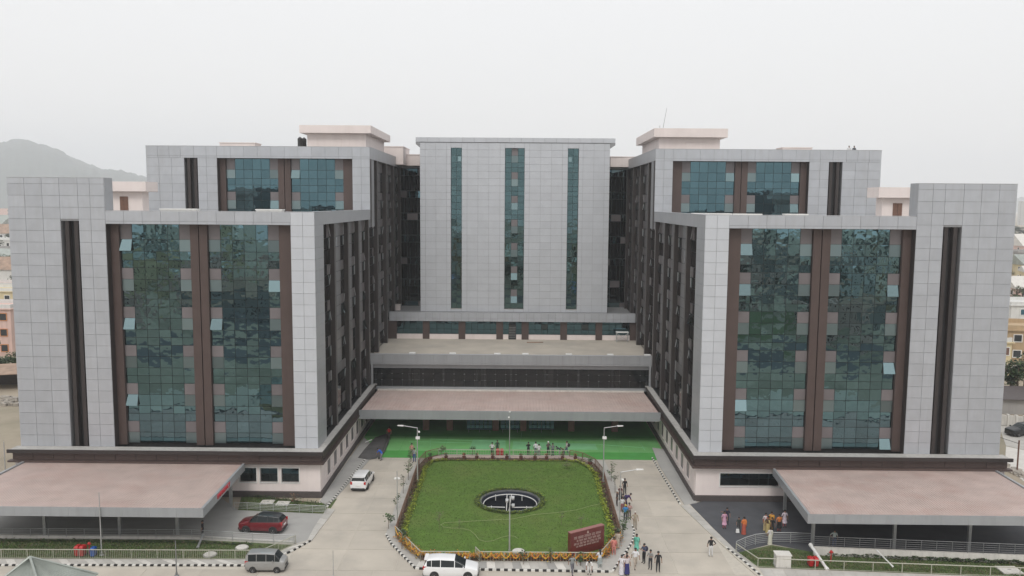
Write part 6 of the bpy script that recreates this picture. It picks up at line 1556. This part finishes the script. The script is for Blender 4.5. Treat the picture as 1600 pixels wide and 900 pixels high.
for i, (px, py, w_, d, h, mt, rf, lab) in enumerate(((1592,478,22,12,6,'house_pink','gable','pink walled house with a sheet roof at the right edge'),(1598,438,26,14,7,'house_cream','gable','cream house with a pale sheet roof at the right edge'),(1594,418,34,16,8,'house_grey','flat','grey flat roofed house at the right edge'),
     (1600,404,44,18,8,'house_pink','gable','long pink house with a pale roof in the right distance'))):
    a = at(px, py); house(lab, a.x+w_*.32, a.y, w_, d, h, mt, R_(rnd.uniform(-6,6)), rf, 2, grp='far houses at the right', rm=('offwhite','tin','rust')[i % 3] if True else '', wins=5)
a = at(1600, 352); t = house('white high rise block in the haze at the right edge', a.x+14, a.y, 34, 30, 40, 'house_white', 0, 'flat', 11, grp='far houses at the right', wins=7, name='apartment_block')
for (px, py, h, k, lab) in ((1588,628,7,0,'leafy tree below the ochre house at the right edge'),(1600,622,8,1,'dark tree right of the leafy one at the right edge'),(1578,618,5,1,'small dark tree against the building at the right edge'),
      (1596,494,9,2,'dry brown tree above the teal shuttered house'),(1586,500,7,0,'green tree beside the building in the right middle distance')):
    a = at(px, py); tree(lab, a.x, a.y, h, k, 'trees at the right edge')
for i in range(26):
    a = at(rnd.uniform(1580, 1760), rnd.uniform(372, 400)); tree('dark hazy tree in the belt below the high rise', a.x, a.y, rnd.uniform(10,15), 1, 'hazy tree belt at the right', w_=1.2)
a = at(1590, 648); t = thing('tin_shed', 'shed with a grey tin roof beyond the white wall at the right edge', 'shed', (a.x, a.y+3, -.05), R_(-5))
b = MB(); b.hexa([(-5,-3.2,2.3),(6.5,-3.2,2.3),(6.5,3,3.1),(-5,3,3.1)],[(-5,-3.2,2.38),(6.5,-3.2,2.38),(6.5,3,3.18),(-5,3,3.18)]); b.build('roof', M['plinth'], t, world=False)
b = MB(); b.box(-4.8,6.2,-2.6,2.6,0,2.3); b.build('wall', M['house_grey'], t, world=False)
a = at(1562, 664); c = at(1640, 672); t = thing('boundary_wall', 'white boundary wall behind the black saloon at the right edge', 'wall', a); b = MB(); b.hexa([(a.x,a.y,0),(c.x,c.y,0),(c.x,c.y+.25,0),(a.x,a.y+.25,0)],[(a.x,a.y,1.5),(c.x,c.y,1.5),(c.x,c.y+.25,1.5),(a.x,a.y+.25,1.5)]); b.build('wall_body', M['offwhite'], t)
b = MB(); d_ = c-a
for i in range(7): p = a.lerp(c, i/6); b.box(p.x-.14,p.x+.14,p.y-.1,p.y+.4,0,1.65)
b.build('pier', M['offwhite'], t)
sheet('side_road', pl([(1560,664),(1640,672),(1720,700),(1640,712),(1572,696)]), -.03, M['paving'])
sheet('side_yard', pl([(1572,697),(1660,716),(1720,760),(1600,752),(1570,728)]), -.026, M['offwhite'])
t = thing('rubble_heap', 'strip of stones and rubble beside the podium at the right edge', 'rubble', at(1580,742)); b = MB()
for i in range(110):
    u = rnd.random(); p = at(1566+u*60+rnd.uniform(-3,3), 728+u*26+rnd.uniform(-3,4)); s = rnd.uniform(.12,.34); b.box(p.x-s,p.x+s,p.y-s*.7,p.y+s*.7,-.04,s*rnd.uniform(.4,1.1))
tag(b.build('rubble_lumps', M['rubble'], t), kind='stuff')
t = thing('gate_post', 'rusty dark post with cables by the right edge of the podium', 'post', at(1589,737)); b = MB(); p = at(1589,737); tp = atY(1589,688,p.y); b.tube(p, (p.x,p.y,tp.z), .09, 8); b.build('pole', M['wood'], t)
b = MB(); q = atY(1562,686,p.y); b.tube((p.x,p.y,tp.z-.4), (q.x,q.y,q.z+.2), .03, 5); b.build('cable', M['trim'], t)
# --- the rest of the town on both sides, mostly hidden behind the wings
r0 = rnd; rnd = random.Random(77); spots = []
for s in (-1, 1):
    k = 0; tries = 0
    while k < 44 and tries < 4000:
        tries += 1; y = rnd.uniform(60, 620); x = rnd.uniform(66, 90+y*.95)
        if y < 320 and .54*y-2 < x < .70*y+16: continue
        if any(abs(x-a_)+abs(y-b_) < 24+y*.02 and s == q_ for a_, b_, q_ in spots): continue
        spots.append((x, y, s)); k += 1
        house('town house in the streets beyond the %s wings' % ('left' if s < 0 else 'right'), s*x, y, rnd.uniform(9,16), rnd.uniform(8,13), rnd.uniform(4,10), (cols_+['house_ochre'])[k % 6], R_(rnd.uniform(-20,20)), 'gable' if k % 3 else 'flat', 2, 'town houses beyond the %s wings' % ('left' if s < 0 else 'right'), 2, rm=('tin','rust','offwhite')[k % 3], plain=True)
    k = 0
    while k < 90:
        y = rnd.uniform(60, 700); x = rnd.uniform(62, 110+y*.95)
        if y < 320 and .54*y-2 < x < .70*y+12: continue
        if any(abs(x-a_) < 11 and abs(y-b_) < 10 and s == q_ for a_, b_, q_ in spots): continue
        k += 1; tree('town tree in the streets beyond the %s wings' % ('left' if s < 0 else 'right'), s*x, y, rnd.uniform(5,11), (0,1,1,2)[k % 4], 'town trees beyond the %s wings' % ('left' if s < 0 else 'right'), w_=1.2)
for i in range(70):
    x = rnd.uniform(-700, 700); tree('tree of the far belt behind the hospital', x, rnd.uniform(420, 900), rnd.uniform(10,15), 1, 'far tree belt behind the hospital', w_=1.5)
rnd = r0
# --- near hip roofed gatehouse at the bottom left
A_ = at(47, 871, 5.9); c1 = at(153, 897.5, 3.3); d_ = (c1-A_); ang = math.atan2(d_.y, d_.x)
t = thing('gatehouse', 'gatehouse with a pale green tin hip roof at the bottom left corner', 'building', (A_.x, A_.y, 0), ang)
R1 = math.hypot(d_.x, d_.y); cs = [(R1,0),(0,R1),(-R1,0),(0,-R1)]; ZA, ZE = 5.9, 3.3
for i in range(4):
    p, q = cs[i], cs[(i+1) % 4]; b = MB(); n = 18; dz = ZA-ZE
    for k in range(n):
        u0, u1, um = k/n, (k+.72)/n, (k+1)/n
        def P_(u, s): x = p[0]+(q[0]-p[0])*u; y = p[1]+(q[1]-p[1])*u; return (x*s, y*s, ZA-dz*s)
        b.add([P_(u0,1), P_(u1,1), P_(u1,.02), P_(u0,.02)], [(0,1,2,3)])
        a0, a1, a2, a3 = P_(u1,1), P_(um,1), P_(um,.02), P_(u1,.02); mid = [((a0[0]+a1[0])/2, (a0[1]+a1[1])/2, a0[2]+.06), ((a2[0]+a3[0])/2, (a2[1]+a3[1])/2, a2[2]+.06)]
        b.add([a0, mid[0], mid[1], a3, a1, a2], [(0,1,2,3),(1,4,5,2)])
    b.build('roof_slope', M['tin'], t, world=False)
for i in range(4):
    b = MB(); b.tube((cs[i][0],cs[i][1],ZE+.04), (0,0,ZA+.04), .09, 6); b.build('hip_cap', M['tin'], t, world=False)
b = MB(); s = .72; b.prism([(x*s,y*s) for x,y in cs], 0, ZE); b.build('wall', M['house_cream'], t, world=False)
# --- the part of town behind the viewpoint (it shows in the facade glass)
cols = ['house_white','house_cream','house_pink','house_grey','house_white','house_ochre']
for i in range(46):
    x = -150+(i % 12)*27+rnd.uniform(-9,9); y = -32-(i//12)*50+rnd.uniform(-14,14)
    house('town house behind the viewpoint, mirrored in the facade glass', x, y, rnd.uniform(10,22), rnd.uniform(9,14), rnd.uniform(6,17) if i > 11 else rnd.uniform(4,8), cols[i % 6], R_(rnd.uniform(-25,25)), 'gable' if i % 3 == 0 else 'flat', 2, 'houses behind the viewpoint', 2, rm=('tin','rust')[i % 2], plain=True)
for i in range(26):
    tree('dark tree behind the viewpoint, mirrored in the facade glass', rnd.uniform(-170,170), rnd.uniform(-200,-14), rnd.uniform(6,12), (0,1,1)[i % 3], 'trees behind the viewpoint', w_=1.15)
for i in range(26):
    tree('dark tree in the far belt behind the viewpoint', -420+i*33+rnd.uniform(-8,8), rnd.uniform(-330,-250), rnd.uniform(14,20), 1, 'far tree belt behind the viewpoint', w_=1.3)
sheet('rear_lot', [(-90,-60),(-14,-52),(-18,-17),(-80,-20)], -.028, M['asphalt']); sheet('rear_green', [(8,-70),(70,-62),(76,-24),(14,-16)], -.028, M['grass'])
for i, (x, y) in enumerate(((-46,-9),(-27,-12),(-12,-7),(22,-10),(35,-8))):
    t = thing('tarpaulin_shelter', 'blue tarpaulin shelter behind the viewpoint, mirrored in the lowest panes', 'shelter', (x, y, 0), 0, 'blue shelters behind the viewpoint')
    b = MB(); b.add([(-4,-1.6,1.9),(4,-1.6,1.9),(4,0,2.6),(-4,0,2.6),(4,1.6,1.9),(-4,1.6,1.9)], [(0,1,2,3),(3,2,4,5)]); b.build('sheet', M['bluebin'], t, world=False)
    for px_, py_ in ((-3.8,-1.5),(3.8,-1.5),(3.8,1.5),(-3.8,1.5)): b = MB(); b.tube((px_,py_,0),(px_,py_,1.9),.04,5); b.build('pole', M['galv'], t, world=False)
sheet('rear_road', [(-200,-2),(200,-2),(200,14),(-200,14)], -.022, M['asphalt'])
# --- hills
def hill(name, prof, dist, depth, seed, label=None):
    """ridge line through (pixel x, pixel y) pairs standing at a real distance"""
    nx = 420; ny = 14; b = MB(); vs_ = []
    def top(px):
        for (x0, y0), (x1, y1) in zip(prof, prof[1:]):
            if x0 <= px <= x1: u = (px-x0)/(x1-x0); return y0+(y1-y0)*u
        return prof[-1][1]
    p0, p1 = prof[0][0], prof[-1][0]
    for j in range(ny+1):
        v = j/ny
        for i in range(nx+1):
            px = p0+(p1-p0)*i/nx; q = atY(px, top(px), dist); s = math.sin(math.pi*min(1, v*.5/.5)/2) if v <= 1 else 0
            y = dist-depth*(1-v); z = q.z*s; n_ = noise.noise(Vector((q.x*.006, y*.006, seed)))*22+noise.noise(Vector((q.x*.03, y*.03, seed)))*14+abs(noise.noise(Vector((q.x*.09, y*.09, seed))))*10
            vs_.append((q.x*(y/dist), y, max(-.04, z+n_*s*(1 if v < 1 else .45))))
    for i in range(nx+1):
        px = p0+(p1-p0)*i/nx; q = atY(px, top(px), dist); vs_.append((q.x*1.2, dist*1.2, -.04))
    fs = [(j*(nx+1)+i, j*(nx+1)+i+1, (j+1)*(nx+1)+i+1, (j+1)*(nx+1)+i) for j in range(ny+1) for i in range(nx)]
    b.add(vs_, fs); return tag(b.build(name, M['hill'], smooth=True), kind='structure')
hill('hill', [(-900,318),(-600,285),(-300,250),(-120,232),(0,224),(40,222),(75,230),(110,246),(135,258),(150,263),(156,270),(175,270),(205,271),(235,280),(300,295),(420,312),(520,320)], 4200, 1500, 2)
hill('hill', [(-700,300),(-200,296),(100,290),(240,296),(400,306),(700,318)], 5600, 600, 9)
hill('hill', [(1250,322),(1450,310),(1600,312),(1800,300),(2100,290),(2500,300)], 5600, 600, 5)
# ================================================================== HAZE
b = MB(); b.box(-6500, 6500, -1000, 6700, -1.6, 420); hz = b.build('haze', None); tag(hz, kind='stuff')
hm = bpy.data.materials.new('haze_air'); hm.use_nodes = True; ht = hm.node_tree; ht.nodes.clear()
pv_ = ht.nodes.new('ShaderNodeVolumePrincipled'); pv_.inputs['Color'].default_value = (.915,.95,1.0,1); pv_.inputs['Density'].default_value = 2.5e-4; pv_.inputs['Anisotropy'].default_value = 0.0
oo = ht.nodes.new('ShaderNodeOutputMaterial'); ht.links.new(pv_.outputs[0], oo.inputs['Volume']); hz.data.materials.clear(); hz.data.materials.append(hm)
